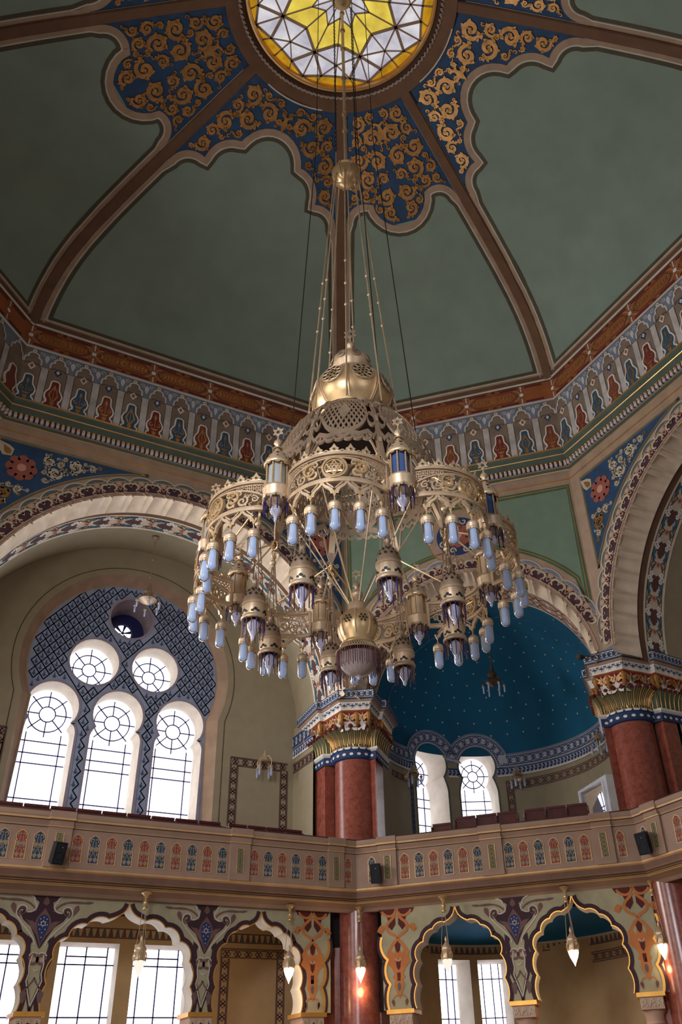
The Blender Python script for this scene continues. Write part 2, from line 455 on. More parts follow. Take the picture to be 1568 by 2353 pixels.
# stained glass skylight
sky = empty('window_1', (0, 0, 23.97), kind='structure')
gw = [mk_emit('skylight_white_glass', (228, 222, 246), .74, .34, 1.6), mk_emit('skylight_yellow_glass', (244, 208, 84), .85, .25, 2.2), mk_emit('skylight_amber_glass', (226, 166, 36), .62, .3, 3.)]
lead = mk('lead_came', (158, 132, 112), .6)
gl = MB(); ld = MB(); F3 = lambda u, v, w=0.: (u, v, 23.97 - w)
pol = lambda r, a: (r * cos(radians(a)), r * sin(radians(a)))
O = [pol(1.16, 22.5 + 45 * k) for k in range(8)]; Q = [pol(1.52, 45 * k) for k in range(8)]
I = [pol(.76, 45 * k) for k in range(8)]; J = [pol(.5, 22.5 + 45 * k) for k in range(8)]
T = [pol(1.70, 22.5 + 45 * k) for k in range(8)]; B = [pol(2.24, 45 * k) for k in range(8)]
X = [pol(2.05, 12 + 45 * k) for k in range(8)]; Y = [pol(2.05, 33 + 45 * k) for k in range(8)]
def tri(m, *p): gl.face([F3(*q) for q in p], gw[m])
def bar(a, b, w): ld.stroke(F3, [a, b], w, .03, lead, 0.)
c0 = (0, 0)
for k in range(8):
    n = (k + 1) % 8
    tri(0, c0, I[k], J[k]); tri(0, c0, J[k], I[n])
    tri(1, I[k], Q[k], O[k], J[k]); tri(1, J[k], O[k], Q[n], I[n])
    tri(0, O[k], Q[k], T[k]); tri(0, O[k], T[k], Q[n])
    tri(0, Q[k], X[k], T[k]); tri(0, T[k], Y[k], Q[n]); tri(0, T[k], X[k], pol(2.0, 22.5 + 45 * k)); tri(0, T[k], pol(2.0, 22.5 + 45 * k), Y[k])
    tri(0, Q[k], B[k], X[k]); tri(0, Q[n], Y[k], B[n])
    am = [pol(2.26, 45 * k + t) for t in (0, 5, 11, 17, 22.5, 28, 34, 40, 45)]
    tri(2, B[k], *am[1:5], pol(2.0, 22.5 + 45 * k), X[k]); tri(2, pol(2.0, 22.5 + 45 * k), *am[4:8], B[n], Y[k])
    for a, b, w in ((c0, I[k], .025), (c0, J[k], .025), (I[k], J[k], .03), (J[k], I[n], .03), (I[k], Q[k], .03), (J[k], O[k], .03), (Q[k], O[k], .07), (O[k], Q[n], .07),
                    (O[k], T[k], .03), (Q[k], T[k], .035), (T[k], Q[n], .035), (Q[k], X[k], .07), (Q[n], Y[k], .07), (T[k], X[k], .03), (T[k], Y[k], .03),
                    (X[k], pol(2.0, 22.5 + 45 * k), .05), (pol(2.0, 22.5 + 45 * k), Y[k], .05), (B[k], X[k], .06), (Y[k], B[n], .06), (T[k], pol(2.0, 22.5 + 45 * k), .03),
                    (Q[k], B[k], .035), (pol(2.0, 22.5 + 45 * k), pol(2.25, 22.5 + 45 * k), .035), (X[k], pol(2.25, 10 + 45 * k), .025), (Y[k], pol(2.25, 35 + 45 * k), .025)): bar(a, b, w)
gl.build('stained_glass', sky); ld.build('lead_lines', sky)

# ------------------------------------------------------------------ frieze between dome and cornice
fz = empty('trim_1', (0, 0, 16.4), kind='structure')
OF = -.10
rb = MB(); fr = MB(); vs = MB()
sweep(rb, [(-.09, 19.04), (-.04, 18.99), (-.085, 18.96), (OF, 18.93)], mats=[dbrown, line, dbrown])
sweep(rb, [(OF, 18.93), (OF, 18.28)], mats=[rust])
sweep(rb, [(OF, 18.28), (OF + .02, 18.25), (OF + .02, 18.20)], mats=[greyw, greyw])
niche = mk('niche_brown_paint', (136, 118, 104), .8, noise=.2, scale=2)
sweep(fr, [(OF, 18.20), (OF, 16.40)], mats=[niche])
vred = mk('vase_red_paint', (120, 50, 48), .7); vblue = mk('vase_blue_paint', (58, 88, 112), .7); vrust = mk('vase_rust_paint', (128, 68, 56), .7)
soot = mk('soot_grey_paint', (192, 184, 182), .85, noise=.25, scale=2.5)
half = {0: octa(OF)[1][0], 1: (octa(OF)[1][1] - octa(OF)[1][0]) / R2}
for k8 in range(8):
    main = k8 % 2 == 0
    hw = half[0] if main else half[1]; Mf = frame(k8 * 45, (A0 if main else D0) - OF)
    # rust panels every 1.63 m
    off = .36 if main else .684
    us = [off + 1.63 * i for i in range(-5, 6)]
    seen = k8 in (0, 1, 2)
    for a in us:
        b = a + 1.63
        cl = lambda x: max(-hw, min(hw, x))
        if b < -hw or a > hw: continue
        for z0, z1 in ((18.84, 18.91), (18.30, 18.37)):
            for x0, x1 in ((a + .10, a + .62), (a + 1.01, b - .10)):
                if cl(x1) - cl(x0) > .05: rb.patch(Mf, cl(x0), cl(x1), z0, z1, .008, maroon)
        if -hw < a < hw:
            rb.patch(Mf, a - .018, a + .018, 18.72, 18.93, .012, greyw); rb.patch(Mf, a - .018, a + .018, 18.28, 18.46, .012, greyw)
            rb.disc(Mf, a, 18.60, .065, .016, white, 8)
        if not seen: continue
        m = a + .815
        if -hw + .8 < m < hw - .75:
            for z in (18.89, 18.32):
                rb.stroke(Mf, [(m - .18, z - (.0 if z > 18.6 else 0)), (m, z + .09), (m + .18, z), (m, z - .09)], .035, .011, rust, closed=True)
                rb.poly(Mf, [(m - .07, z), (m, z + .05), (m + .07, z), (m, z - .05)], .012, maroon)
            for sx in (-1, 1):
                rb.stroke(Mf, [(m, 18.80), (m + sx * .52, 18.80), (m + sx * .7, 18.6), (m + sx * .52, 18.42), (m, 18.42)], .025, .01, umber)
                rb.stroke(Mf, [(m + sx * .815, 18.6), (m + sx * .70, 18.76), (m + sx * .6, 18.82)], .03, .01, tan); rb.stroke(Mf, [(m + sx * .815, 18.6), (m + sx * .70, 18.46), (m + sx * .6, 18.40)], .03, .01, tan)
                for q in range(5):
                    rb.poly(Mf, leaf((m + sx * (.16 + q * .1), 18.61), (0 if sx > 0 else pi) + .8, .12, .06), .012, gold); rb.poly(Mf, leaf((m + sx * (.16 + q * .1), 18.61), (0 if sx > 0 else pi) - .8, .12, .06), .012, gold)
            rb.disc(Mf, m, 18.61, .11, .011, gold, 10); rb.disc(Mf, m, 18.61, .06, .013, rust, 10)
    # arcade of painted niches, pilasters, vases
    per = .655 if main else .715; uo = .25 if main else .07
    n0 = int((-hw - uo) / per) - 1
    for i in range(n0, -n0 + 3):
        c = uo + i * per
        if abs(c) > hw - .18: continue
        wv = per * .29
        pl = c + per / 2
        if abs(pl) < hw - .03:
            fr.patch(Mf, pl - .085, pl + .085, 16.42, 17.64, .012, soot); fr.patch(Mf, pl - .1, pl - .088, 16.42, 17.6, .006, umber); fr.patch(Mf, pl + .088, pl + .1, 16.42, 17.6, .006, umber)
            g = [(pl - per * .36, 18.17), (pl + per * .36, 18.17), (pl + .12, 17.75), (pl, 17.64), (pl - .12, 17.75)]
            fr.poly(Mf, [p for p in g if abs(p[0]) < hw], .008, steel)
            if seen:
                for sx in (-1, 1):
                    p_, w_ = spiral(pl + sx * .12, 18.05, .07, 0 if sx > 0 else pi, sx, 1.1, 9, .3); fr.stroke(Mf, p_, w_, .012, greyw)
                fr.poly(Mf, leaf((pl, 18.08), -pi / 2, .3, .12), .012, greyw)
        ar = [(c - wv - .03, 17.68), (c - wv - .02, 17.78)] + arc(c - wv + .07, 17.80, .09, 180, 95, 4) + arc(c - .02, 17.93, .11, 170, 90, 4)
        ar = ar + [(2 * c - x, z) for x, z in reversed(ar)]
        fr.stroke(Mf, ar, .045, .016, greyw)
        fr.stroke(Mf, arc(c, 18.10, .04, 0, 360, 8), .028, .018, white)
        if seen:
            d = .1
            fr.poly(Mf, [(c, 17.72), (c + d, 17.6), (c, 17.46), (c - d, 17.6)], .010, white if i % 2 else navy); fr.poly(Mf, [(c, 17.68), (c + d * .5, 17.6), (c, 17.52), (c - d * .5, 17.6)], .013, rust if i % 2 else greyw)
            for sx in (-1, 1): fr.stroke(Mf, arc(c + sx * .09, 17.60, .10, 90 - sx * 70, 90 + sx * 30, 6), .018, .012, umber)
        # vase
        V = [(.22, 16.43), (.20, 16.52), (.15, 16.56), (.15, 16.62), (.20, 16.70), (.215, 16.80), (.18, 16.90), (.13, 16.97), (.115, 17.05), (.105, 17.22), (.06, 17.27)]
        out = [(c - x, z) for x, z in V] + [(c + x, z) for x, z in reversed(V)]
        vm = (vblue if i % 2 else (vred if (i // 2) % 2 else vrust))
        vs.poly(Mf, out, .045, vm, -.0, smat=white); vs.stroke(Mf, out, .035, .05, white, .0)
        if seen:
            if i % 3 == 0:
                for sx in (-1, 1): vs.stroke(Mf, [(c, 17.12), (c + sx * .05, 16.98), (c + sx * .11, 16.80), (c + sx * .03, 16.62), (c, 16.56)], [.02, .03, .045, .03, .02], .052, gold)
            else:
                for sx in (-1, 1):
                    p_, w_ = spiral(c + sx * .085, 16.80, .075, pi / 2, -sx, .9, 9, .4); vs.stroke(Mf, p_, w_, .052, gold)
                    vs.poly(Mf, leaf((c, 16.62), pi / 2 + sx * .9, .13, .06), .053, gold)
            vs.poly(Mf, [(c - .06, 16.58), (c + .06, 16.58), (c + .035, 16.47), (c - .035, 16.47)], .053, gold)
            vs.poly(Mf, leaf((c, 16.98), pi / 2, .18, .07), .053, gold); vs.stroke(Mf, [(c, 16.6), (c, 17.0)], .016, .051, gold)
            vs.disc(Mf, c, 17.0, .03, .055, gold, 8)
rb.build('rust_band', fz); fr.build('painted_niches', fz); vs.build('vase_reliefs', fz)

# ------------------------------------------------------------------ cornice
cn = empty('trim_2', (0, 0, 15.8), kind='structure')
co = MB()
sweep(co, [(-.08, 16.44), (.0, 16.42), (.0, 16.37), (-.03, 16.33), (-.05, 16.22), (-.06, 16.205), (-.075, 16.20), (-.10, 16.10), (-.14, 16.06), (-.16, 16.055), (-.20, 15.90), (-.185, 15.885), (-.185, 15.86), (-.26, 15.82), (-.27, 15.79)],
      mats=[goldl, goldl, dgreen, dgreen, goldl, goldl, dgreen, dgreen, niche, umber, tan, tan, dgreen, goldl])
for k8 in (0, 1, 2, 3):
    main = k8 % 2 == 0; cc = octa(-.17); hw = cc[1][0] if main else (cc[1][1] - cc[1][0]) / R2
    Mf = frame(k8 * 45, (A0 if main else D0) + .17)
    n = int(2 * hw / .125)
    for i in range(n):
        u = -hw + (i + .5) * 2 * hw / n
        Md = lambda a, b, w=0.: Mf(a, b, w)
        co.obox(Mf(u, 15.975, .012), Vector(Mf(.036, 0, 0)) - Vector(Mf(0, 0, 0)), Vector((0, 0, .07)), Vector(Mf(0, 0, .03)) - Vector(Mf(0, 0, 0)), greyw)
        co.lathe([(.001, .035), (.03, .02), (.035, 0), (.02, -.03), (.001, -.035)], Mf(u, 16.01, .05), goldl, 6)
        u2 = u + hw / n
        co.patch(Mf, u2 - .028, u2 + .028, 15.915, 15.985, .006, maroon if i % 2 else navy)
co.build('cornice_moulding', cn, smooth=30)
# ------------------------------------------------------------------ upper walls with their arches
DW_ = 9.63           # diagonal base distance for the wall planes
WO = -.274
ZT = 15.82
wc = octa(WO, DW_); HWM = wc[1][0]; HWD = (wc[1][1] - wc[1][0]) / R2
SPR = 10.18
def clipu(pts, lim):
    o = []
    for x, y in pts: o.append((max(-lim, min(lim, x)), y))
    return o
flute = mk('fluted_cream_paint', (222, 202, 180), .8)
terra = mk('pink_stone_paint', (196, 158, 136), .8)
grape = mk('grape_brown_paint', (96, 66, 64), .75)
teal = mk('teal_paint', (48, 110, 140), .75)
sag = mk('panel_sage_paint', (120, 140, 122), .85, noise=.06)
flow = mk('flower_red_paint', (156, 90, 80), .75)
petal = mk('petal_pink_paint', (206, 148, 130), .75)
scream = mk('scroll_cream_paint', (196, 180, 156), .7)

shade2 = mk('slate_border_paint', (98, 104, 98), .8)
bred = mk('border_red_paint', (92, 48, 50), .8)
bfield = mk('border_field_paint', (72, 54, 66), .8, noise=.5, scale=4)
AC0 = 12.7
def arch_wall(name, ang, uc=0., seen=True):
    main = ang % 90 == 0
    R = 4.59 if main else 3.03; hw = HWM if main else HWD
    Mf = frame(ang, (A0 if main else DW_) - WO)
    per = 6.75 if main else 10.3                        # degrees of one scallop
    root = empty(name, Mf(0, 10.3, 0), kind='structure')
    w = MB(); n = 96
    # wall face: from the arch to the rectangle
    rows = [[], [], []]
    for i in range(n + 1):
        th = radians(-90 + 180 * i / n); s, c = sin(th), cos(th)
        pin = (uc + R * s, SPR + R * c)
        # ray to rectangle
        hr = hw - uc if s > 0 else hw + uc
        k = 1e9
        if abs(s) > 1e-6: k = min(k, hr / abs(s))
        if c > 1e-6: k = min(k, (ZT - SPR) / c)
        k = max(k, R + .001)
        pout = (max(-hw, min(hw, uc + k * s)), SPR + k * c)
        pin = (max(-hw, min(hw, pin[0])), pin[1])
        zc = lambda z: max(z, 10.45)
        rows[0].append(Mf(pin[0], zc(pin[1]))); rows[1].append(Mf((pin[0] + pout[0]) / 2, zc((pin[1] + pout[1]) / 2))); rows[2].append(Mf(pout[0], zc(pout[1])))
    w.grid(rows, tan)
    # corner fillers where the rectangle turns
    for sx in (-1, 1):
        w.face([Mf(sx * hw, SPR + (hw - sx * uc) * 1.0, 0), Mf(sx * hw, ZT), Mf(uc + sx * (ZT - SPR) * (hw - sx * uc) / (ZT - SPR), ZT), Mf(uc, SPR + R + .3, -.002)], tan)
    zb = SPR + .22
    if seen:
        # gold lines under the cornice
        w.stroke(Mf, [(-hw, 15.54), (hw, 15.54)], .03, .02, goldl, 0.)
        w.patch(Mf, -hw, hw, 15.54, 15.80, .008, tan)
    w.build('wall_face', root)
    # fluted intrados
    f = MB(); rr = []
    segs = []
    a = -90.
    m = int(round(180 / per)); per2 = 180. / m
    def prof(q):   # q in [0,1) over one scallop -> radius bump
        if q < .68: return .17 * sin(pi * q / .68) ** .6
        return .10 * sin(pi * (q - .68) / .32) ** .6
    N = m * 14
    dep = .73 if main else .66
    for j in range(N + 1):
        th = -90 + 180. * j / N; q = ((th + 90) / per2) % 1.0
        b = prof(q); s, c = sin(radians(th)), cos(radians(th)); r0 = R - .05 + b
        row = []
        for dz, kk in ((.02, 1.), (.0, 1.), (-.12, 1.), (-.3, .9), (-.5, .62), (-dep, .0)):
            r_ = R - .07 + b * kk + (.0 if dz > -.1 else 0)
            row.append(Mf(uc + r_ * s, SPR + r_ * c, dz))
        rr.append(row)
    f.grid(rr, flute)
    f.build('arch_fluting', root, smooth=50)
    # soffit: plain strip, painted band, plain vault to the back wall
    sb = MB(); Ri = R + .05
    cyl = lambda d, r=Ri: (lambda x, y, ww=0.: Mf(uc + (r - ww) * sin(x), SPR + (r - ww) * cos(x), -y))
    K = cyl(0)
    d0, d1, d2, d3 = (dep, 1.0, 1.72, 3.02) if main else (dep, .87, 1.81, 3.02)
    def strip(a, b, mt, r=Ri, n=48):
        sb.grid([[cyl(0, r)(-pi / 2 + pi * j / n, a), cyl(0, r)(-pi / 2 + pi * j / n, b)] for j in range(n + 1)], mt)
    strip(d0, d1, brown if main else terra, Ri - .04); 
    for a, b, mt in ((d1, d1 + .09, cream), (d1 + .09, d2 - .09, ltan if main else terra), (d2 - .09, d2, cream)): strip(a, b, mt, Ri - .02)
    for a in (d1 + .1, d2 - .1):
        sb.grid([[K(-pi / 2 + pi * j / 96, a - .012, .025), K(-pi / 2 + pi * j / 96, a + .012, .025)] for j in range(97)], umber)
    if seen:
        nr = 17 if main else 13; st = pi / nr; mid = (d1 + d2) / 2; hb = (d2 - d1) / 2 - .14
        for i in range(nr):
            x0 = -pi / 2 + (i + .5) * st
            G = lambda u, v, ww=0.: K(x0 + u / R, mid + v, .024 + ww)
            L_ = st * R / 2
            if main:
                for q, (px, py) in enumerate(((0, 0), (.07, .06), (.07, -.06), (-.06, .09), (-.06, -.09), (-.06, 0), (-.15, .05), (-.15, -.05), (-.22, 0))): sb.disc(G, px, py, .07, .001 * q, grape, 8)
                for px, py in ((.16, .17), (.05, .22), (.16, -.17), (.05, -.22), (.0, .16), (.0, -.16)):
                    for q in range(5): sb.disc(G, px + .045 * cos(q * 1.257), py + .045 * sin(q * 1.257), .03, .012, white, 6)
                for sy in (-1, 1):
                    sb.poly(G, [(-.42, sy * hb), (-.30, sy * hb * .55), (-.20, sy * hb * .8), (-.1, sy * hb * .62), (-.05, sy * hb), (-.25, sy * hb * 1.05)], .006, teal)
                    sb.stroke(G, bez((L_, 0), (.4, sy * .3), (.25, sy * .1), (.28, sy * hb * .8), 8), .028, .008, umber)
                    sb.stroke(G, bez((-L_, 0), (-.4, sy * .35), (.0, sy * hb * 1.2), (.28, sy * hb * .8), 8), .028, .008, umber)
                    p_, w_ = spiral(.36, sy * .16, .09, 0, sy, 1, 9, .25); sb.stroke(G, p_, .022, .009, umber)
                sb.disc(G, L_ * .95, 0, .08, .009, petal, 8); sb.disc(G, L_ * .95, 0, .045, .012, flow, 8)
            else:
                for sy in (-1, 1):
                    sb.disc(G, 0, sy * .16, .075, .008, white, 8); sb.disc(G, L_, sy * .16 * .6, .06, .008, white, 8)
                    sb.stroke(G, bez((-L_, 0), (-.2, sy * .45), (.2, sy * .45), (L_, 0), 8), .025, .006, umber)
                    sb.stroke(G, bez((-L_, sy * .3), (-.2, -sy * .2), (.2, -sy * .2), (L_, sy * .3), 8), .02, .005, grape)
    sb.build('soffit_band', root, smooth=40)
    vt = MB()
    d9 = 3.02 if main else AC0 - (DW_ - WO)
    vt.grid([[cyl(0, Ri + .0)(-pi / 2 + pi * j / 48, d2), cyl(0, (Ri + .06) if main else 3.05)(-pi / 2 + pi * j / 48, d9)] for j in range(49)], olive if main else teal_apse)
    vt.build('barrel_vault', root, smooth=60)
    if not seen: return root, Mf
    # painted border that follows the flutes
    bd = MB(); rc0 = R + .07; rcu = R + (.33 if main else .34); rlo = R + (.46 if main else .44)
    L_ = lambda r, th: (uc + r * sin(radians(th)), SPR + r * cos(radians(th)))
    half = m / 2.
    ths = [(-half + i) * per2 for i in range(m + 1)]
    zmin = 10.45
    ok = lambda p: abs(p[0]) <= hw and p[1] > zmin
    out = []
    for i in range(m):
        for q in range(10):
            t = q / 10.; r_ = rcu + (rlo - rcu) * sin(pi * t) ** .75
            out.append((r_, ths[i] + per2 * t))
    out.append((rcu, ths[-1]))
    # dark field
    for (r0, t0), (r1, t1) in zip(out, out[1:]):
        q = [L_(rc0, t0), L_(r0, t0), L_(r1, t1), L_(rc0, t1)]
        if all(ok(p) for p in q): bd.poly(Mf, q, .006, bfield)
    run = []
    def flush(run):
        if len(run) > 2:
            bd.stroke(Mf, run, .10, .012, steel if not main else shade2); bd.stroke(Mf, offs(run, .06), .025, .02, line); bd.stroke(Mf, offs(run, -.055), .02, .018, terra)
    for r_, t in out:
        p = L_(r_ + .01, t)
        if ok(p): run.append(p)
        else: flush(run); run = []
    flush(run)
    inner = [L_(rc0 + .01, -90 + 180 * i / 160.) for i in range(161)]
    inner = [p for p in inner if ok(p)]
    bd.stroke(Mf, inner, .03, .018, terra)
    rm = (rc0 + rlo) / 2
    for i in range(m):
        tc = ths[i] + per2 / 2; tcu = ths[i]
        for tt, kind in ((tc, 0), (tcu, 1)):
            c_ = L_(rm, tt); a_ = radians(tt)
            if not ok(L_(rm + .15, tt)) or not ok(L_(rm, tt + 2)) or not ok(L_(rm, tt - 2)): continue
            G = lambda x, y, ww=0.: Mf(c_[0] + x * cos(a_) + y * sin(a_), c_[1] - x * sin(a_) + y * cos(a_), ww)
            pw = per2 * pi / 180 * rm / 2
            if kind == 0:
                for q in range(6): bd.disc(G, .055 * cos(q * 1.047), .08 + .055 * sin(q * 1.047), .032, .02, terra, 6)
                bd.disc(G, 0, .08, .03, .024, scream, 6)
                for sx in (-1, 1):
                    bd.stroke(G, arc(sx * pw, -.14, pw * 1.0, 90, 90 + sx * 80, 8, .22), .022, .016, terra); bd.stroke(G, arc(sx * pw, -.14, pw * 1.45, 90, 90 + sx * 80, 8, .30), .018, .014, terra)
                    bd.poly(G, [(sx * .02, -.02), (sx * pw * .5, -.12), (sx * .02, -.13)], .009, bred); bd.poly(G, [(sx * .09, .16), (sx * pw * .75, .03), (sx * pw * .8, .15)], .009, navy)
                    bd.stroke(G, arc(sx * pw * .42, -.115, .045, 0, 300, 8), .018, .02, scream)
            else:
                for sx in (-1, 1):
                    bd.stroke(G, arc(sx * .095, -.02, .095, 90 + sx * 80, 90 - sx * 170, 10), [.02 + .04 * sin(pi * j / 10) for j in range(11)], .024, scream)
                bd.poly(G, leaf((0, -.04), pi / 2, .16, .07), .024, scream)
                for sx in (-1, 1):
                    bd.stroke(G, bez((0, .14), (sx * .06, .04), (sx * .2, .12), (sx * pw * .7, .02), 6), .022, .018, terra); bd.poly(G, [(sx * .02, -.05), (sx * .15, -.13), (sx * .17, .03)], .009, bred)
    bd.build('arch_border', root)
    return root, Mf


teal_apse = mk('night_blue_paint', (24, 94, 128), .8, noise=.12, scale=.8)

walls = {}
walls[90] = arch_wall('wall_left', 90)
walls[45] = arch_wall('wall_center', 45)
walls[0] = arch_wall('wall_right', 0, uc=.28)
for i, a in enumerate((135, 180, 225, 270, 315)):
    walls[a] = arch_wall('wall_back_%s' % 'abcde'[i] if False else ['wall_far_left', 'wall_west', 'wall_rear_left', 'wall_rear', 'wall_rear_right'][i], a, seen=False)

# blue corner panels with a rose, both sides of each large arch
def corner_panel(root, Mf, uc, sx, hw):
    b = MB(); G = lambda u, v, ww=0.: Mf(uc + sx * u, v, ww)
    H = hw - sx * uc
    lim = min(H - .12, 4.62)
    outer = 5.20
    curve = []
    for i in range(25):
        th = radians(11 + (66.5 - 11) * i / 24); curve.append((outer * sin(th), SPR + outer * cos(th)))
    curve = [p for p in curve if p[0] < lim - .02 and p[1] < 15.3]
    tri_ = [(lim, 15.28), (curve[0][0], 15.28)] + curve + [(lim, curve[-1][1] - .12)]
    b.poly(G, tri_, .008, bluep)
    b.stroke(G, tri_, .07, .012, shade2, closed=True); b.stroke(G, tri_, .02, .022, goldl, closed=True)
    fx, fz_ = lim - .62, 14.55
    rosette(b, G, fx, fz_, .36, .03, flow, petal, 8, 0.)
    b.poly(G, leaf((fx + .28, fz_ + .28), .8, .5, .32), .025, scream, 0.); b.poly(G, leaf((fx + .32, fz_ + .30), .9, .3, .16), .035, gold, 0.)
    inn = []
    for p in tri_: inn.append(p)
    # keep scrolls off the rose
    up = [p for p in tri_ if False]
    pa = [(fx - .36, 15.2), (curve[2][0] + .25, 15.18)] + [(p[0] + .03, p[1] + .09) for p in curve[2:] if p[0] < fx - .3] + [(fx - .45, 14.3)]
    pb = [(lim - .09, 14.1), (lim - .09, curve[-1][1] + .1)] + [(p[0] + .09, p[1] + .02) for p in reversed(curve) if p[1] < 14.05] + [(fx - .15, 14.12)]
    scrolls(b, G, pa, .04, .2, 5, .03, scream, 0., wf=.46, mat2=gold, leafy=True, tries=2000)
    scrolls(b, G, pb, .04, .22, 8, .03, scream, 0., wf=.46, mat2=gold, leafy=True, tries=2000)
    b.build('corner_panel', root)
for a, uc in ((90, 0.), (0, .28)):
    root, Mf = walls[a]
    for sx in (-1, 1): corner_panel(root, Mf, uc, sx, HWM)

# sage panel with a medallion over the diagonal arch
root, Mf = walls[45]
b = MB(); lim = HWD - .1
pan = [(-lim, 15.3), (lim, 15.3), (lim + .02, 11.9)]
R_ = 3.72
th1 = degrees(asin(min(1, (lim - .05) / R_)))
cv = []
for i in range(33):
    t = radians(th1 - 2 * th1 * i / 32); cv.append((R_ * sin(t), SPR + .02 + R_ * cos(t)))
pan = [(-lim, 15.3), (lim, 15.3), (lim, 11.75)] + cv[1:-1] + [(-lim, 11.75)]
b.poly(Mf, pan, .008, sag); b.stroke(Mf, pan, .13, .012, mk('panel_edge_paint', (78, 104, 78), .85), closed=True); b.stroke(Mf, pan, .028, .02, goldl, closed=True)
b.disc(Mf, -.0, 14.35, .86, .016, goldl, 40); b.disc(Mf, 0, 14.35, .83, .02, tan, 40); b.disc(Mf, 0, 14.35, .60, .024, navy, 32)
rosette(b, Mf, 0, 14.35, .36, .06, flow, petal, 8, .02)
for k in range(8):
    a_ = pi / 8 + k * pi / 4; p_, w_ = spiral(.47 * cos(a_), 14.35 + .47 * sin(a_), .10, a_ + 1.5, 1 if k % 2 else -1, 1, 9, .4); b.stroke(Mf, p_, w_, .04, scream, .02)
b.build('sage_panel', root)

# ------------------------------------------------------------------ back walls of the large bays
pane_w = mk_emit('bright_daylight_glass', (238, 242, 255), 3.8)
came = mk('window_came', (90, 82, 130), .5)
diaper = mk('diaper_blue_paint', (146, 158, 186), .85)
ddark = mk('diaper_dark_paint', (70, 84, 116), .85)
reveal = mk('cream_reveal', (206, 192, 174), .85)
BW = 12.29
WN = [1]
def keyhole(cx, cz, r, neck, nz, hw, sz, z0):
    """outline of a keyhole window, counter-clockwise from bottom left"""
    a = degrees(acos(min(1, neck / r)))
    top = arc(cx, cz, r, -a if nz < cz else a, 180 + a if nz < cz else 180 - a, 26)
    sh = [(cx + hw, z0), (cx + hw, sz)] + bez((cx + hw, sz), (cx + hw, sz + .12), (cx + neck + .06, nz - .02), top[0], 6)[1:-1]
    return sh + top + [(2 * cx - x, z) for x, z in reversed(sh)]
pane_d = mk_emit('shaded_daylight_glass', (150, 156, 170), .35)
def window(parent_name, Mf, outline, depth, bars, pm_=None):
    """bright window with a deep splayed reveal; bars = list of polylines"""
    WN[0] += 1
    cx = sum(p[0] for p in outline) / len(outline); cz = sum(p[1] for p in outline) / len(outline)
    r = empty('window_%d' % WN[0], Mf(cx, cz, -depth), kind='structure')
    m = MB(); inn = [(cx + (p[0] - cx) * .93, cz + (p[1] - cz) * .955) for p in outline]
    m.grid([[Mf(p[0], p[1], 0), Mf(q[0], q[1], -depth)] for p, q in zip(outline + outline[:1], inn + inn[:1])], reveal)
    m.build('reveal', r)
    m = MB(); m.face([Mf(p[0], p[1], -depth) for p in inn], pm_ or pane_w); m.build('window_pane', r)
    m = MB()
    for bl in bars: m.stroke(Mf, bl, .028, -depth + .03, came, -depth)
    m.build('lead_lines', r)
    return r
def holes_wall(mb, Mf, outer, holes, w, mat, extra=()):
    """planar wall with holes, triangulated"""
    from mathutils.geometry import delaunay_2d_cdt
    pts = []; edges = []; 
    for loop in [outer] + holes:
        n = len(pts); pts += [Vector(p) for p in loop]; edges += [(n + i, n + (i + 1) % len(loop)) for i in range(len(loop))]
    pts += [Vector(p) for p in extra]
    V, E_, F_, *_ = delaunay_2d_cdt(pts, edges, [], 0, 1e-5)
    for f in F_:
        c = [V[i] for i in f]; x = sum(p.x for p in c) / 3.; y = sum(p.y for p in c) / 3.
        if not inpoly((x, y), outer): continue
        if any(inpoly((x, y), h) for h in holes): continue
        mb.face([Mf(p.x, p.y, w) for p in c], mat)
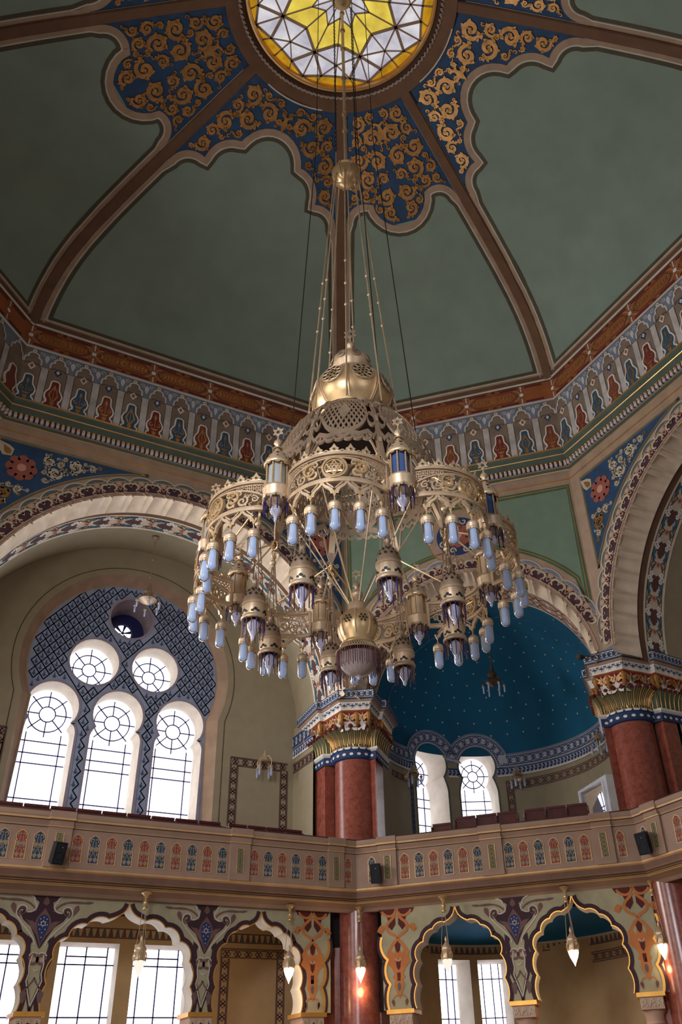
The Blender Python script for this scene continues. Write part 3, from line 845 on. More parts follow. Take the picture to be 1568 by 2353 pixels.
def main_bay(ang, root, uo, detail=True, emit=True):
    Mb = frame(ang, BW)
    cz = 11.30; co = -.12
    U = lambda u: u + uo
    wins = [keyhole(U(c), 10.14, .66, .53, 9.78, .66, 9.5, 7.3) for c in (-1.66, -.03, 1.60)]
    wins += [arc(U(-.82), 11.47, .66, 0, 360 - 360 / 30., 29), arc(U(.78), 11.53, .65, 0, 360 - 360 / 30., 29)]
    ocu = arc(U(-.02), 12.88, .60, 0, 360 - 12, 29)
    RH = 2.78
    def hs(r, neck, nz, z0):
        a = degrees(asin((11.36 - nz) / r))
        t = arc(U(.03), 11.36, r, -a, 180 + a, 40)
        return [(U(.03) + neck, z0)] + t + [(U(.03) - neck, z0)]
    big = hs(2.72, 2.52, 10.30, 7.3); inner = hs(2.50, 2.36, 10.32, 7.3)
    m = MB()
    z0 = 5.4
    arcpts = arc(0, SPR, 4.72, 0, 180, 40)
    outer = [(-4.72, z0), (4.72, z0)] + arcpts
    outer = [(4.72, z0)] + arcpts + [(-4.72, z0)]
    holes_wall(m, Mb, outer, [big], 0, olive)
    # splayed reveal into the blue field
    m.grid([[Mb(p[0], p[1], 0), Mb(q[0], q[1], -.28)] for p, q in zip(big, inner)], tan)
    if detail:
        m.stroke(Mb, hs(2.9, 2.70, 10.28, 7.3), .022, .006, umber)
        m.stroke(Mb, inner, .06, -.27, tan)
    holes_wall(m, Mb, inner, wins + [ocu], -.28, diaper)
    # sill zone under the windows
    m.patch(Mb, -2.7, 2.7, 5.4, 7.3, -.02, olive)
    # side walls of the bay
    for sx in (-1, 1):
        m.face([Mb(sx * 4.6, z0, 0), Mb(sx * 4.6, SPR + .2, 0), Mb(sx * 4.6, SPR + .2, 1.24), Mb(sx * 4.6, z0, 1.24)], olive)
    m.build('bay_back_wall', root)
    if detail:
        dp = MB(); a, h = .125, .155
        G = lambda u, v, w=0.: Mb(u, v, -.275 + w)
        def free(u, v, r=.05):
            return inpoly((u, v), inner) and edge_dist((u, v), inner) > r and not any(inpoly((u, v), h) or edge_dist((u, v), h) < r for h in wins + [ocu])
        for i in range(-21, 22):
            for j in range(0, 46):
                if (i + j) % 2: continue
                c = (U(0) + i * a, 6.9 + j * h)
                for e0, e1 in (((-a, 0), (0, h)), ((0, h), (a, 0)), ((-a, 0), (0, -h)), ((0, -h), (a, 0))):
                    p, q = (c[0] + e0[0], c[1] + e0[1]), (c[0] + e1[0], c[1] + e1[1])
                    
                    if free(*p, .012) and free(*q, .012): dp.stroke(G, [p, q], .026, .002, ddark)
                if free(*c, .10): dp.poly(G, [(c[0] - .07, c[1] - .02), (c[0], c[1] - .08), (c[0] + .07, c[1] - .02), (c[0] + .03, c[1] - .03), (c[0], c[1] + .09), (c[0] - .03, c[1] - .03)], .002, ddark)
        # plain violet grey borders of the openings
        for h in wins + [ocu]: dp.stroke(G, h, .06, .006, mk('violet_grey_paint', (150, 142, 160), .85), closed=True)
        # framed dado panels
        for sx in (-1, 1):
            f0, f1, zt = (2.80, 4.42, 9.36)
            G2 = lambda u, v, w=0.: Mb(sx * u, v, w)
            for u0, u1, v0, v1 in ((f0, f1, zt - .22, zt),):
                guilloche(dp, G2, u0, u1, v0, v1, .006, grape, .03); dp.stroke(G2, [(u0, v1), (u1, v1)], .03, .008, grape); dp.stroke(G2, [(u0 + .2, v0), (u1 - .2, v0)], .03, .008, grape)
            for u0 in (f0, f1 - .2):
                G3 = lambda u, v, w=0., u0=u0: Mb(sx * (u0 + v), u, w)
                guilloche(dp, G3, 6.2, zt - .22, 0, .2, .006, grape, .03)
                dp.stroke(G3, [(6.2, 0), (zt, 0)], .03, .008, grape); dp.stroke(G3, [(6.2, .2), (zt - .2, .2)], .03, .008, grape)
        # cornice bands carried round onto the side walls of the bay
        for sx in (-1, 1):
            bw_ = mk('band_white_paint', (182, 184, 196), .7)
            Gs = lambda u, v, w=0., sx=sx: Mb(sx * (4.595 - w), v, u)
            for z0, z1, mt, ww in ((9.77, 10.13, bw_, .03), (9.73, 9.77, navy, .02), (9.55, 9.73, bw_, .02), (9.51, 9.55, white, .025)): dp.box(Gs, 0., 1.24, z0, z1, 0, ww, mt)
            guilloche(dp, Gs, 0., 1.24, 9.80, 10.10, .036, navy, .03, .24)
            for z in (9.80, 10.10): dp.stroke(Gs, [(0, z), (1.24, z)], .03, .038, navy)
            for i in range(8): dp.poly(Gs, leaf((.05 + i * .15, 9.57), .5, .13, .08), .026, navy); dp.poly(Gs, leaf((.07 + i * .15, 9.70), -.5, .12, .07), .026, navy)
            guilloche(dp, Gs, 0., 1.24, 9.14, 9.34, .008, grape, .03)
            for z in (9.12, 9.36): dp.stroke(Gs, [(0, z), (1.24, z)], .025, .01, grape)
        dp.build('painted_pattern', root)
    for k, o in enumerate(wins):
        bars = []
        if k < 3:
            c = U((-1.66, -.03, 1.60)[k])
            bars = [[(p[0], p[1]) for p in arc(c, 10.12, .46, 0, 360, 24)]] + [[(c + .2 * cos(a), 10.12 + .2 * sin(a)), (c + .6 * cos(a), 10.12 + .6 * sin(a))] for a in [q * pi / 4 for q in range(8)]]
            bars += [[(c + x, 7.3), (c + x, 9.62)] for x in (-.42, .42)] + [[(c - .6, z), (c + .6, z)] for z in (7.75, 8.0, 8.85, 9.1, 9.4)] + [arc(c, 10.12, .2, 0, 360, 16)]
        else:
            c = (U(-.82), U(.78))[k - 3]; z = (11.47, 11.53)[k - 3]
            bars = [arc(c, z, .42, 0, 360, 24), arc(c, z, .18, 0, 360, 16)] + [[(c + .18 * cos(a), z + .18 * sin(a)), (c + .6 * cos(a), z + .6 * sin(a))] for a in [q * pi / 4 for q in range(8)]]
        window('', frame(ang, BW + .28), o, .62, bars, pane_w if emit else pane_d)
    # round ventilation oculus with a small turbine
    WN[0] += 1
    r = empty('window_%d' % WN[0], Mb(U(-.02), 12.88, -.9), kind='structure')
    m = MB(); Mv = frame(ang, BW + .28); inn = arc(U(.0), 12.82, .52, 0, 348, 29)
    m.grid([[Mv(p[0], p[1], 0), Mv(q[0], q[1], -.7)] for p, q in zip(ocu + ocu[:1], inn + inn[:1])], mk('violet_reveal', (150, 132, 138), .85))
    m.face([Mv(p[0], p[1], -.7) for p in inn], mk('vent_dark_glass', (38, 42, 92), .25))
    m.build('reveal', r)
    m = MB(); c = (U(-.08), 12.72)
    m.disc(Mv, c[0], c[1], .26, -.66, pane_w, 20)
    m.build('vent_glass', r)
    m = MB()
    for k in range(6):
        a = k * pi / 3 + .3; m.stroke(Mv, [(c[0] + .05 * cos(a), c[1] + .05 * sin(a)), (c[0] + .26 * cos(a), c[1] + .26 * sin(a))], [.03, .09], -.64, mk('vent_fan_blade', (40, 44, 80), .4), -.66)
    m.stroke(Mv, arc(c[0], c[1], .26, 0, 360, 24), .04, -.63, came, -.68); m.disc(Mv, c[0], c[1], .05, -.62, came, 10)
    m.build('vent_fan', r)
main_bay(90, walls[90][0], -.16)
main_bay(0, walls[0][0], .0, detail=False, emit=False)
main_bay(180, walls[180][0], 0., detail=False)
main_bay(270, walls[270][0], 0., detail=False)
# ------------------------------------------------------------------ apse behind the diagonal arch
AC, AR = 12.7, 3.05
def apse_map(r=AR):
    a = radians(45); o = (cos(a), sin(a)); t = (sin(a), -cos(a))
    return lambda x, z, w=0.: (o[0] * (AC + (r - w) * cos(x / AR)) + t[0] * (r - w) * sin(x / AR), o[1] * (AC + (r - w) * cos(x / AR)) + t[1] * (r - w) * sin(x / AR), z)
Ma = apse_map(); TH = lambda d: radians(d) * AR
root = walls[45][0]
ZS = 10.15
m = MB()
# half dome (night sky)
rows = []
for i in range(17):
    ph = pi / 2 * i / 16; a = radians(45)
    row = []
    for j in range(41):
        th = -pi / 2 + pi * j / 40; r = AR * cos(ph)
        d = AC + r * cos(th) * 1.0; u = r * sin(th)
        row.append((cos(a) * d + sin(a) * u, sin(a) * d - cos(a) * u, ZS + AR * sin(ph)))
    rows.append(row)
m.grid(rows, teal_apse)
Wf_ = frame(45, AC)
m.grid([[Wf_(AR * cos(pi * j / 40), ZS + AR * sin(pi * j / 40), 0) for j in range(41)], [Wf_(3.3 * cos(pi * j / 40), ZS + 3.3 * sin(pi * j / 40), .002) for j in range(41)]], teal_apse)
m.build('starry_half_dome', root, smooth=60)
st = MB(); rnd = random.Random(3)
star_m = mk('star_gilt_paint', (226, 214, 190), .5)
for i in range(1, 11):
    ph = radians(4 + i * 7.2); n = max(3, int(20 * cos(ph)))
    for j in range(n):
        th = -pi / 2 + pi * (j + (.5 if i % 2 else .1)) / n; a = radians(45); r = AR - .012
        P = lambda p_, t_: Vector((cos(a) * (AC + r * cos(p_) * cos(t_)) + sin(a) * r * cos(p_) * sin(t_), sin(a) * (AC + r * cos(p_) * cos(t_)) - cos(a) * r * cos(p_) * sin(t_), ZS + r * sin(p_)))
        c = P(ph, th); e1 = (P(ph + .01, th) - c).normalized(); e2 = (P(ph, th + .01) - c).normalized()
        st.face([c + e1 * (.035 if k % 2 == 0 else .014) * cos(k * pi / 5) + e2 * (.035 if k % 2 == 0 else .014) * sin(k * pi / 5) for k in range(10)], star_m)
for i in range(1, 9):
    for sx in (-1, 1):
        for q in range(2):
            x = sx * radians(90 - 9.5 * i); d = 10.55 - WO * 0 + q * 1.1 + (i % 2) * .5 + .9
            Wf = frame(45, d); G = lambda u, v, w=0.: Wf((AR + .03 - .012) * sin(x), SPR + (AR + .03 - .012) * cos(x), -v)
            c = Vector(G(0, 0)); e1 = Vector(Wf(0, 0, -1)) - Vector(Wf(0, 0, 0)); e2 = Vector(Wf(cos(x), -sin(x), 0)) - Vector(Wf(0, 0, 0))
            st.face([c + e1 * (.035 if k % 2 == 0 else .014) * cos(k * pi / 5) + e2 * (.035 if k % 2 == 0 else .014) * sin(k * pi / 5) for k in range(10)], star_m)
st.build('painted_stars', root)
# curved wall with two keyhole windows
wcs = (TH(-47.6), TH(-19.4))
wins = [keyhole(c, 9.85, .545, .43, 9.40, .55, 9.05, 7.2) for c in wcs]
m = MB()
outer = [(TH(-90 + 180 * i / 60.), ZS) for i in range(61)][::-1]
outer = [(TH(90 - 180 * i / 60.), ZS) for i in range(61)]
lo = [(TH(-90 + 180 * i / 60.), 5.4) for i in range(61)]
def arch_over(c): return [(c + .9 * cos(radians(t)), 9.85 + .9 * sin(radians(t))) for t in range(20, 165, 12)]
up = []
for p in outer:
    z = ZS
    for c in wcs:
        dx = p[0] - c
        if abs(dx) < .86: z = max(z, 9.85 + sqrt(.86 ** 2 - dx * dx) - .05)
    up.append((p[0], z))
holes_wall(m, Ma, lo + up, wins, 0, olive, [(TH(-87 + 3 * i), 5.9 + .5 * j) for i in range(59) for j in range(9) if not any(inpoly((TH(-87 + 3 * i), 5.9 + .5 * j), h) or edge_dist((TH(-87 + 3 * i), 5.9 + .5 * j), h) < .04 for h in wins)])
J = frame(45, AC)
for sx in (-1, 1): m.face([J(sx * AR, 5.4, 0), J(sx * AR, ZS + .1, 0), J(sx * AR, ZS + .1, 1.25), J(sx * AR, 5.4, 1.25)], olive)
m.build('apse_wall', root)
b = MB()
gw_ = mk('band_white_paint', (182, 184, 196), .7)
def Mq(x, z, w=0.):
    e = max(0., z - ZS); return Ma(x, z, w + (AR - sqrt(max(.01, AR * AR - e * e)) if e > 0 else 0) + (.02 if e > 0 else 0))
rb_ = .77; zc_ = 9.85; zl_ = 9.95
xl = sqrt(rb_ ** 2 - (zl_ - zc_) ** 2); xm = (wcs[0] + wcs[1]) / 2; hm = (wcs[1] - wcs[0]) / 2; zv = zc_ + sqrt(max(.001, rb_ ** 2 - hm ** 2)) if hm < rb_ else zl_
def arcw(c, a0, a1): return [(c + rb_ * cos(radians(a)), zc_ + rb_ * sin(radians(a))) for a in [a0 + (a1 - a0) * k / 22. for k in range(23)]]
al = degrees(atan2(zl_ - zc_, xl)); av = degrees(acos(min(1, hm / rb_))) if hm < rb_ else al
path = [(TH(-88) + (wcs[0] - xl - TH(-88)) * k / 12., zl_) for k in range(12)] + arcw(wcs[0], 180 - al, av) + (arcw(wcs[1], 180 - av, al) if hm < rb_ else arcw(wcs[1], 180 - al, al)) + [(wcs[1] + xl + (TH(88) - wcs[1] - xl) * k / 34., zl_) for k in range(1, 35)]
def offp(d): return offs(path, d)
b.stroke(Mq, path, .36, .012, gw_)
for d, wd, mt in ((.125, .03, navy), (-.125, .03, navy), (.185, .05, steel), (-.185, .03, steel)): b.stroke(Mq, offp(d), wd, .02, mt)
# knot pattern that follows the band
cum = [0.]
for p, q in zip(path, path[1:]): cum.append(cum[-1] + hypot(q[0] - p[0], q[1] - p[1]))
def on_path(s, t):
    for k in range(len(path) - 1):
        if cum[k] <= s <= cum[k + 1]:
            f = (s - cum[k]) / (cum[k + 1] - cum[k]); p, q = path[k], path[k + 1]; l = cum[k + 1] - cum[k]; dx, dy = (q[0] - p[0]) / l, (q[1] - p[1]) / l
            return (p[0] + (q[0] - p[0]) * f - dy * t, p[1] + (q[1] - p[1]) * f + dx * t)
    return path[-1]
nk = int(cum[-1] / .24)
for k in range(nk):
    s0 = k * cum[-1] / nk; f = lambda x, y: on_path(min(cum[-1] - .001, s0 + x * .24), y * .085)
    b.stroke(Mq, [f(0, -1), f(.3, -1), f(.7, 1), f(1, 1)], .024, .02, navy); b.stroke(Mq, [f(0, 1), f(.3, 1), f(.7, -1), f(1, -1)], .024, .022, navy)
    b.stroke(Mq, [f(.2, 0), f(.5, .9), f(.8, 0), f(.5, -.9)], .018, .02, navy, closed=True)
xs = [TH(-88 + 176 * i / 150.) for i in range(151)]
inw = lambda x: any(abs(x - c) < .60 for c in wcs)
for i in range(150):
    x0, x1 = xs[i], xs[i + 1]
    if inw((x0 + x1) / 2): continue
    b.patch(Ma, x0, x1, 9.72, 9.77, .02, navy); b.patch(Ma, x0, x1, 9.54, 9.72, .03, gw_); b.patch(Ma, x0, x1, 9.50, 9.54, .035, white)
    if i % 2 == 0:
        b.poly(Ma, leaf((x0, 9.57), .5, .13, .08), .036, navy); b.poly(Ma, leaf((x0 + .02, 9.70), -.5, .12, .07), .036, navy)
for c in wcs: b.stroke(Ma, [p for p in keyhole(c, 9.85, .575, .46, 9.40, .58, 9.05, 7.2)], .05, .006, shade2)
guilloche(b, Ma, TH(-4), TH(88), 9.14, 9.34, .006, grape, .03); 
for z in (9.12, 9.36): b.stroke(Ma, [(TH(-4 + 92 * i / 30.), z) for i in range(31)], .025, .008, grape)
guilloche(b, Ma, TH(-88), TH(-62), 9.14, 9.34, .006, grape, .03)
Gv = lambda u, v, w=0.: Ma(TH(-4) + v, u, w)
guilloche(b, Gv, 6.3, 9.14, 0, .19, .006, grape, .03); b.stroke(Gv, [(6.3, 0), (9.36, 0)], .025, .008, grape); b.stroke(Gv, [(6.3, .2), (9.12, .2)], .025, .008, grape)
Gv2 = lambda u, v, w=0.: Ma(TH(-62) + v, u, w)
b.stroke(Gv2, [(6.3, 0), (9.5, 0)], .14, .006, shade2); guilloche(b, Gv2, 6.3, 9.4, -.06, .06, .009, navy, .02)
b.build('painted_bands', root)
for k, (c, o) in enumerate(zip(wcs, wins)):
    bars = [arc(c, 9.80, .36, 0, 360, 24), arc(c, 9.80, .16, 0, 360, 14)] + [[(c + .16 * cos(a), 9.8 + .16 * sin(a)), (c + .5 * cos(a), 9.8 + .5 * sin(a))] for a in [q * pi / 4 for q in range(8)]]
    bars += [[(c + x, 7.2), (c + x, 9.4)] for x in (-.30, .30)] + [[(c - .5, z), (c + .5, z)] for z in (7.8, 8.3, 8.8, 9.05)]
    # straight deep reveal along the window's own axis
    th = c / AR; WN[0] += 1
    r_ = empty('window_%d' % WN[0], Ma(c, 8.7, -.7), kind='structure')
    cc = Vector(Ma(c, 0, 0)); nrm = (cc - Vector(Ma(c, 0, 1))).normalized(); tg = Vector((nrm.y, -nrm.x, 0))
    def Mw(u, v, w=0., cc=cc, nrm=nrm, tg=tg, c=c): 
        p = cc + tg * ((u - c) * .96) - nrm * (w); return (p.x, p.y, v)
    m = MB(); dp = .85
    inn = [(c + (p[0] - c) * .92, 8.9 + (p[1] - 8.9) * .97) for p in o]
    m.grid([[Ma(p[0], p[1], 0), Mw(q[0], q[1], -dp)] for p, q in zip(o + o[:1], inn + inn[:1])], reveal); m.build('reveal', r_)
    m = MB(); m.face([Mw(p[0], p[1], -dp) for p in inn], pane_w); m.build('window_pane', r_)
    m = MB()
    for bl in bars: m.stroke(Mw, bl, .028, -dp + .03, came, -dp)
    m.build('lead_lines', r_)
# white framed doorway on the right of the apse
d = empty('door_1', Ma(TH(53), 6.2, 0), kind='structure')
tht = radians(53); a_ = radians(45)
dcc = Vector(Ma(TH(56), 0, .22)); nrm = (Vector(Ma(TH(56), 0, 0)) - Vector(Ma(TH(56), 0, 1))).normalized(); tg = Vector((nrm.y, -nrm.x, 0))
Md = lambda u, v, w=0.: tuple(dcc + tg * u - nrm * w + Vector((0, 0, v)))
m = MB(); wpaint = mk('door_white_paint', (226, 226, 238), .5)
for q in ([(-.68, 5.55), (-.68, 8.55), (.62, 8.55), (.62, 5.55)],):
    m.stroke(Md, q, .15, .10, wpaint, -.3); m.stroke(Md, [(-.63, 5.55), (-.63, 8.50), (.57, 8.50), (.57, 5.55)], .05, .14, wpaint, .0)
m.build('door_frame', d)
m = MB(); m.patch(Md, -.6, .55, 5.55, 8.5, -.02, mk('passage_plaster', (196, 178, 158), .85)); m.build('passage', d)
m = MB()
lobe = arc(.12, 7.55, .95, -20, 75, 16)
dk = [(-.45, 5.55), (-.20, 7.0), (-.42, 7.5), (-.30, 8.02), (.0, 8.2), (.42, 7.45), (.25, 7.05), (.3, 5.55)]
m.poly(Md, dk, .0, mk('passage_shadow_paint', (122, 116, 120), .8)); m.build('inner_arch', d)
m = MB()
pn = [(.05, 8.22), (.24, 8.28), (.40, 8.0), (.46, 7.6), (.44, 7.2), (.40, 6.9), (.38, 5.55), (.2, 5.55), (.22, 6.9), (.12, 7.2), (.26, 7.5)]
m.poly(Md, pn, .01, pane_w); m.build('inner_window', d)
m = MB()
for l in ([(.05, 8.22), (.44, 7.2)], [(.24, 8.28), (.38, 7.3)], [(.12, 7.9), (.45, 7.9)], [(.2, 7.4), (.44, 7.45)], [(.18, 6.9), (.42, 6.95)], arc(.1, 7.6, .26, -60, 60, 8)): m.stroke(Md, l, .025, .03, came, .01)
m.build('lead_lines', d)

# ------------------------------------------------------------------ marble columns with painted capitals
def marble(name, c0, c1, rough=.22):
    m = mk(name, c0, rough, noise=.0, spec=.6)
    nt = m.node_tree; N = nt.nodes; L = nt.links; b = N['Principled BSDF']
    rp = [n for n in N if n.type == 'VALTORGB'][0]; nz = [n for n in N if n.type == 'TEX_NOISE'][0]
    nz.inputs['Scale'].default_value = 7; nz.inputs['Detail'].default_value = 9; nz.inputs['Roughness'].default_value = .75
    rp.color_ramp.elements[0].color = lin([x / 255. for x in c0]) + (1,); rp.color_ramp.elements[1].color = lin([x / 255. for x in c1]) + (1,)
    rp.color_ramp.elements[0].position = .38; rp.color_ramp.elements[1].position = .66
    return m
redm = marble('red_marble', (126, 64, 54), (164, 92, 76))
SYM = [lambda x, y: (y, x - .12), lambda x, y: (x, y), lambda x, y: (-x, y), lambda x, y: (-y, x), lambda x, y: (-y, -x), lambda x, y: (-x, -y), lambda x, y: (x, -y), lambda x, y: (y, -x)]
CHAIN = [(5.3, 11.80), (4.45, 11.75), (4.34, 10.34), (4.47, 10.32), (4.53, 9.50), (4.95, 9.27), (5.32, 9.03), (5.88, 9.58), (5.97, 9.52), (6.93, 10.57), (6.3, 11.2)]
CX_, CY_ = 5.40, 10.25
def inset(ch, d):
    o = []
    n = len(ch)
    for i, p in enumerate(ch):
        a = ch[max(i - 1, 0)]; b = ch[min(i + 1, n - 1)]
        ns = []
        for q0, q1 in ((a, p), (p, b)):
            dx, dy = q1[0] - q0[0], q1[1] - q0[1]; l = hypot(dx, dy)
            if l > 1e-6: ns.append((-dy / l, dx / l))
        nx = sum(q[0] for q in ns) / len(ns); ny = sum(q[1] for q in ns) / len(ns); l2 = nx * nx + ny * ny
        o.append((p[0] + nx / l2 * d, p[1] + ny / l2 * d))
    return o
lotus_g = mk('lotus_green_paint', (92, 104, 82), .6)
def column(k, label):
    S = SYM[k]; P3 = lambda x, y, z: S(x, y) + (z,)
    bx, by = S(CX_, CY_)
    root = empty('marble_column', (bx, by, 5.5), label, 'column', 'red marble columns of the upper gallery')
    m = MB(); m.lathe([(.55, 5.4), (.55, 5.7), (.52, 5.75), (.515, 8.90)], (bx, by, 0), redm, 48); m.build('shaft', root, smooth=40)
    m = MB(); bw = [(6.0, 11.15), (4.72, 11.15), (4.72, 10.6), (4.98, 10.6), (5.2, 10.9), (5.7, 10.6), (5.75, 9.95), (5.58, 9.76), (5.64, 9.60), (6.12, 10.08), (6.12, 11.15)]
    m.grid([[P3(x, y, 5.4) for x, y in bw], [P3(x, y, 8.93) for x, y in bw]], redm)
    cap = [P3(x, y, 8.93) for x, y in bw]; m.face(cap, redm)
    m.build('pilaster', root)
    # collar
    m = MB(); m.lathe([(.52, 8.84), (.575, 8.86), (.60, 8.9), (.60, 9.04), (.625, 9.06), (.625, 9.11), (.52, 9.14)], (bx, by, 0), navy, 48, matfn=lambda i, j: white if i in (4, 5) else navy)
    for j in range(20):
        a = 2 * pi * j / 20; c = (bx + .60 * cos(a), by + .60 * sin(a)); t = Vector((-sin(a), cos(a), 0)); e = Vector((cos(a), sin(a), 0))
        m.face([Vector((c[0], c[1], 8.94)) + e * .012 + t * .05 * cos(q * pi / 5) + Vector((0, 0, .035 * sin(q * pi / 5))) for q in range(10)], white)
        m.face([Vector((c[0], c[1], 9.04)) + e * .03 + v for v in (t * -.05, Vector((0, 0, .075)), t * .05)], navy)
    pc = inset([(4.74, 12.2), (4.74, 10.5), (5.05, 10.28)], -.05); 
    for ch in ([(4.72, 11.3), (4.72, 10.6), (5.0, 10.47)], [(5.54, 9.76), (5.64, 9.60), (6.4, 10.36)]):
        r0, r1 = inset(ch, -.04), inset(ch, -.09)
        m.grid([[P3(x, y, 8.84) for x, y in r0], [P3(x, y, 9.04) for x, y in r0]], navy); m.grid([[P3(x, y, 9.04) for x, y in r0], [P3(x, y, 9.08) for x, y in r1], [P3(x, y, 9.13) for x, y in r1]], white)
        for (x0, y0), (x1, y1) in zip(r0, r0[1:]):
            l = hypot(x1 - x0, y1 - y0); n = int(l / .15)
            for j in range(n):
                t = (j + .5) / n; px, py = x0 + (x1 - x0) * t, y0 + (y1 - y0) * t; ux, uy = (x1 - x0) / l, (y1 - y0) / l; nx, ny = uy * .012, -ux * .012
                m.face([P3(px + ux * .045 * cos(q * pi / 4) + nx, py + uy * .045 * cos(q * pi / 4) + ny, 8.93 + .035 * sin(q * pi / 4)) for q in range(8)], white)
    m.build('collar', root, smooth=30)
    # lotus capital
    m = MB(); n = 26
    prof = [(.55, 9.12), (.555, 9.2), (.57, 9.30), (.62, 9.40), (.71, 9.49), (.84, 9.56)]
    m.lathe(prof, (bx, by, 0), lotus_g, 52)
    for j in range(n):
        a = 2 * pi * (j + .5) / n
        for da, mt, z0, wd in ((0, goldl, 9.20, .016), (.085, gold, 9.15, .012), (-.085, gold, 9.15, .012)):
            path = [Vector((bx + (r + .012) * cos(a + da), by + (r + .012) * sin(a + da), z)) for r, z in prof if z >= z0]
            m.tube(path, wd * .75, mt, 5)
        c = Vector((bx + .57 * cos(a), by + .57 * sin(a), 9.16)); t = Vector((-sin(a), cos(a), 0))
        m.tube([c + t * .045 + Vector((0, 0, .05)), c + t * .03 - Vector((0, 0, .01)), c - Vector((0, 0, .03)), c - t * .03 - Vector((0, 0, .01)), c - t * .045 + Vector((0, 0, .05))], .013, goldl, 5)
    for j in range(n):
        a = 2 * pi * j / n; m.lathe([(.001, .09), (.05, .04), (.07, 0), (.05, -.03), (.001, -.05)], (bx + .83 * cos(a), by + .83 * sin(a), 9.575), maroon, 8)
    # side capitals of the pilasters
    for ch in ([(4.72, 11.3), (4.72, 10.6), (5.0, 10.47)], [(5.54, 9.76), (5.64, 9.60), (6.4, 10.36)]):
        lv = [(9.12, .0), (9.22, -.01), (9.34, -.03), (9.46, -.08), (9.54, -.17)]
        m.grid([[P3(x, y, z) for x, y in inset(ch, d)] for z, d in lv], lotus_g)
        segs_ = list(zip(ch, ch[1:]))
        for i, ((x0, y0), (x1, y1)) in enumerate(segs_):
            l = hypot(x1 - x0, y1 - y0); nn = max(2, int(l / .17))
            for j in range(nn + 1):
                t = (j + .5) / (nn + 1); path = []
                for z, d in lv:
                    q = inset(ch, d - .012); path.append(P3(q[i][0] + (q[i + 1][0] - q[i][0]) * t, q[i][1] + (q[i + 1][1] - q[i][1]) * t, z))
                m.tube(path, .013, goldl, 5)
                e = path[-1]; m.lathe([(.001, .05), (.05, .03), (.06, 0), (.001, -.05)], (e[0], e[1], 9.56), maroon, 7)
    m.build('lotus_capital', root, smooth=50)
    # corbel course, star band and interlace course following the pier
    def level(z, d, ch=CHAIN): return [P3(x, y, z) for x, y in inset(ch, d)]
    m = MB(); m.grid([level(9.52, .62), level(9.54, .34), level(9.70, .27), level(9.94, .17)], None, matfn=lambda i, j: white if i < 2 else deepred)
    lv0, lv1 = inset(CHAIN, .31), inset(CHAIN, .165)
    for i in range(len(CHAIN) - 1):
        (x0, y0), (x1, y1) = lv0[i], lv0[i + 1]; (X0, Y0), (X1, Y1) = lv1[i], lv1[i + 1]
        L_ = hypot(X1 - X0, Y1 - Y0)
        if L_ < .2: continue
        nv = Vector((Y1 - Y0, -(X1 - X0), -.35 * L_)); nv.normalize()
        def G(u, v, w=0.):
            t = u / L_; ax, ay = x0 + (x1 - x0) * t, y0 + (y1 - y0) * t; bx2, by2 = X0 + (X1 - X0) * t, Y0 + (Y1 - Y0) * t
            q = v / .36; x, y, z = ax + (bx2 - ax) * q, ay + (by2 - ay) * q, 9.53 + v * 1.14
            return P3(x + nv.x * w, y + nv.y * w, z + nv.z * w)
        nn = max(1, round(L_ / .45)); s_ = L_ / nn
        for j in range(nn):
            u0 = j * s_; uc_ = u0 + s_ / 2
            m.stroke(G, [(u0 + .01, .02), (u0 + s_ * .25, .03), (u0 + s_ * .5, .10), (u0 + s_ * .75, .03), (u0 + s_ - .01, .02)], .12, .04, white, 0.)
            for sx in (-1, 1):
                p_, w_ = spiral(uc_ + sx * s_ * .36, .27, .07, 0 if sx < 0 else pi, sx, 1.1, 10, .5); m.stroke(G, p_, w_, .05, gold, 0.)
                m.stroke(G, arc(uc_ + sx * s_ * .30, .16, .11, 90, 90 + sx * 200, 8), .045, .035, white, 0.)
                m.poly(G, leaf((uc_ + sx * .03, .20), (0 if sx > 0 else pi) + sx * .3, s_ * .3, .10), .035, gold, 0.)
            m.poly(G, [(uc_, .33), (uc_ + .035, .22), (uc_, .11), (uc_ - .035, .22)], .045, goldl, 0.); m.poly(G, [(uc_, .29), (uc_ + .018, .22), (uc_, .15), (uc_ - .018, .22)], .055, navy)
    for i in range(1, len(CHAIN) - 1):
        x, y = inset(CHAIN, .18)[i]; m.lathe([(.001, .33), (.05, .3), (.07, .22), (.04, .1), (.07, .02), (.001, -.06)], P3(x, y, 9.6), gold, 8)
    m.build('scroll_corbel', root, smooth=40)
    m = MB(); m.grid([level(9.94, .17), level(9.955, .14), level(9.97, .16)], goldl); m.grid([level(9.97, .16), level(10.15, .09)], white)
    m.grid([level(10.15, .09), level(10.17, .05), level(10.20, .05)], tan); m.grid([level(10.20, .05), level(10.20, .0)], tan); m.grid([level(10.20, .0), level(10.235, 0.)], navy); m.grid([level(10.235, .0), level(10.42, 0.)], white); m.grid([level(10.42, 0), level(10.445, 0)], navy)
    m.face(level(10.445, 0), tan); 
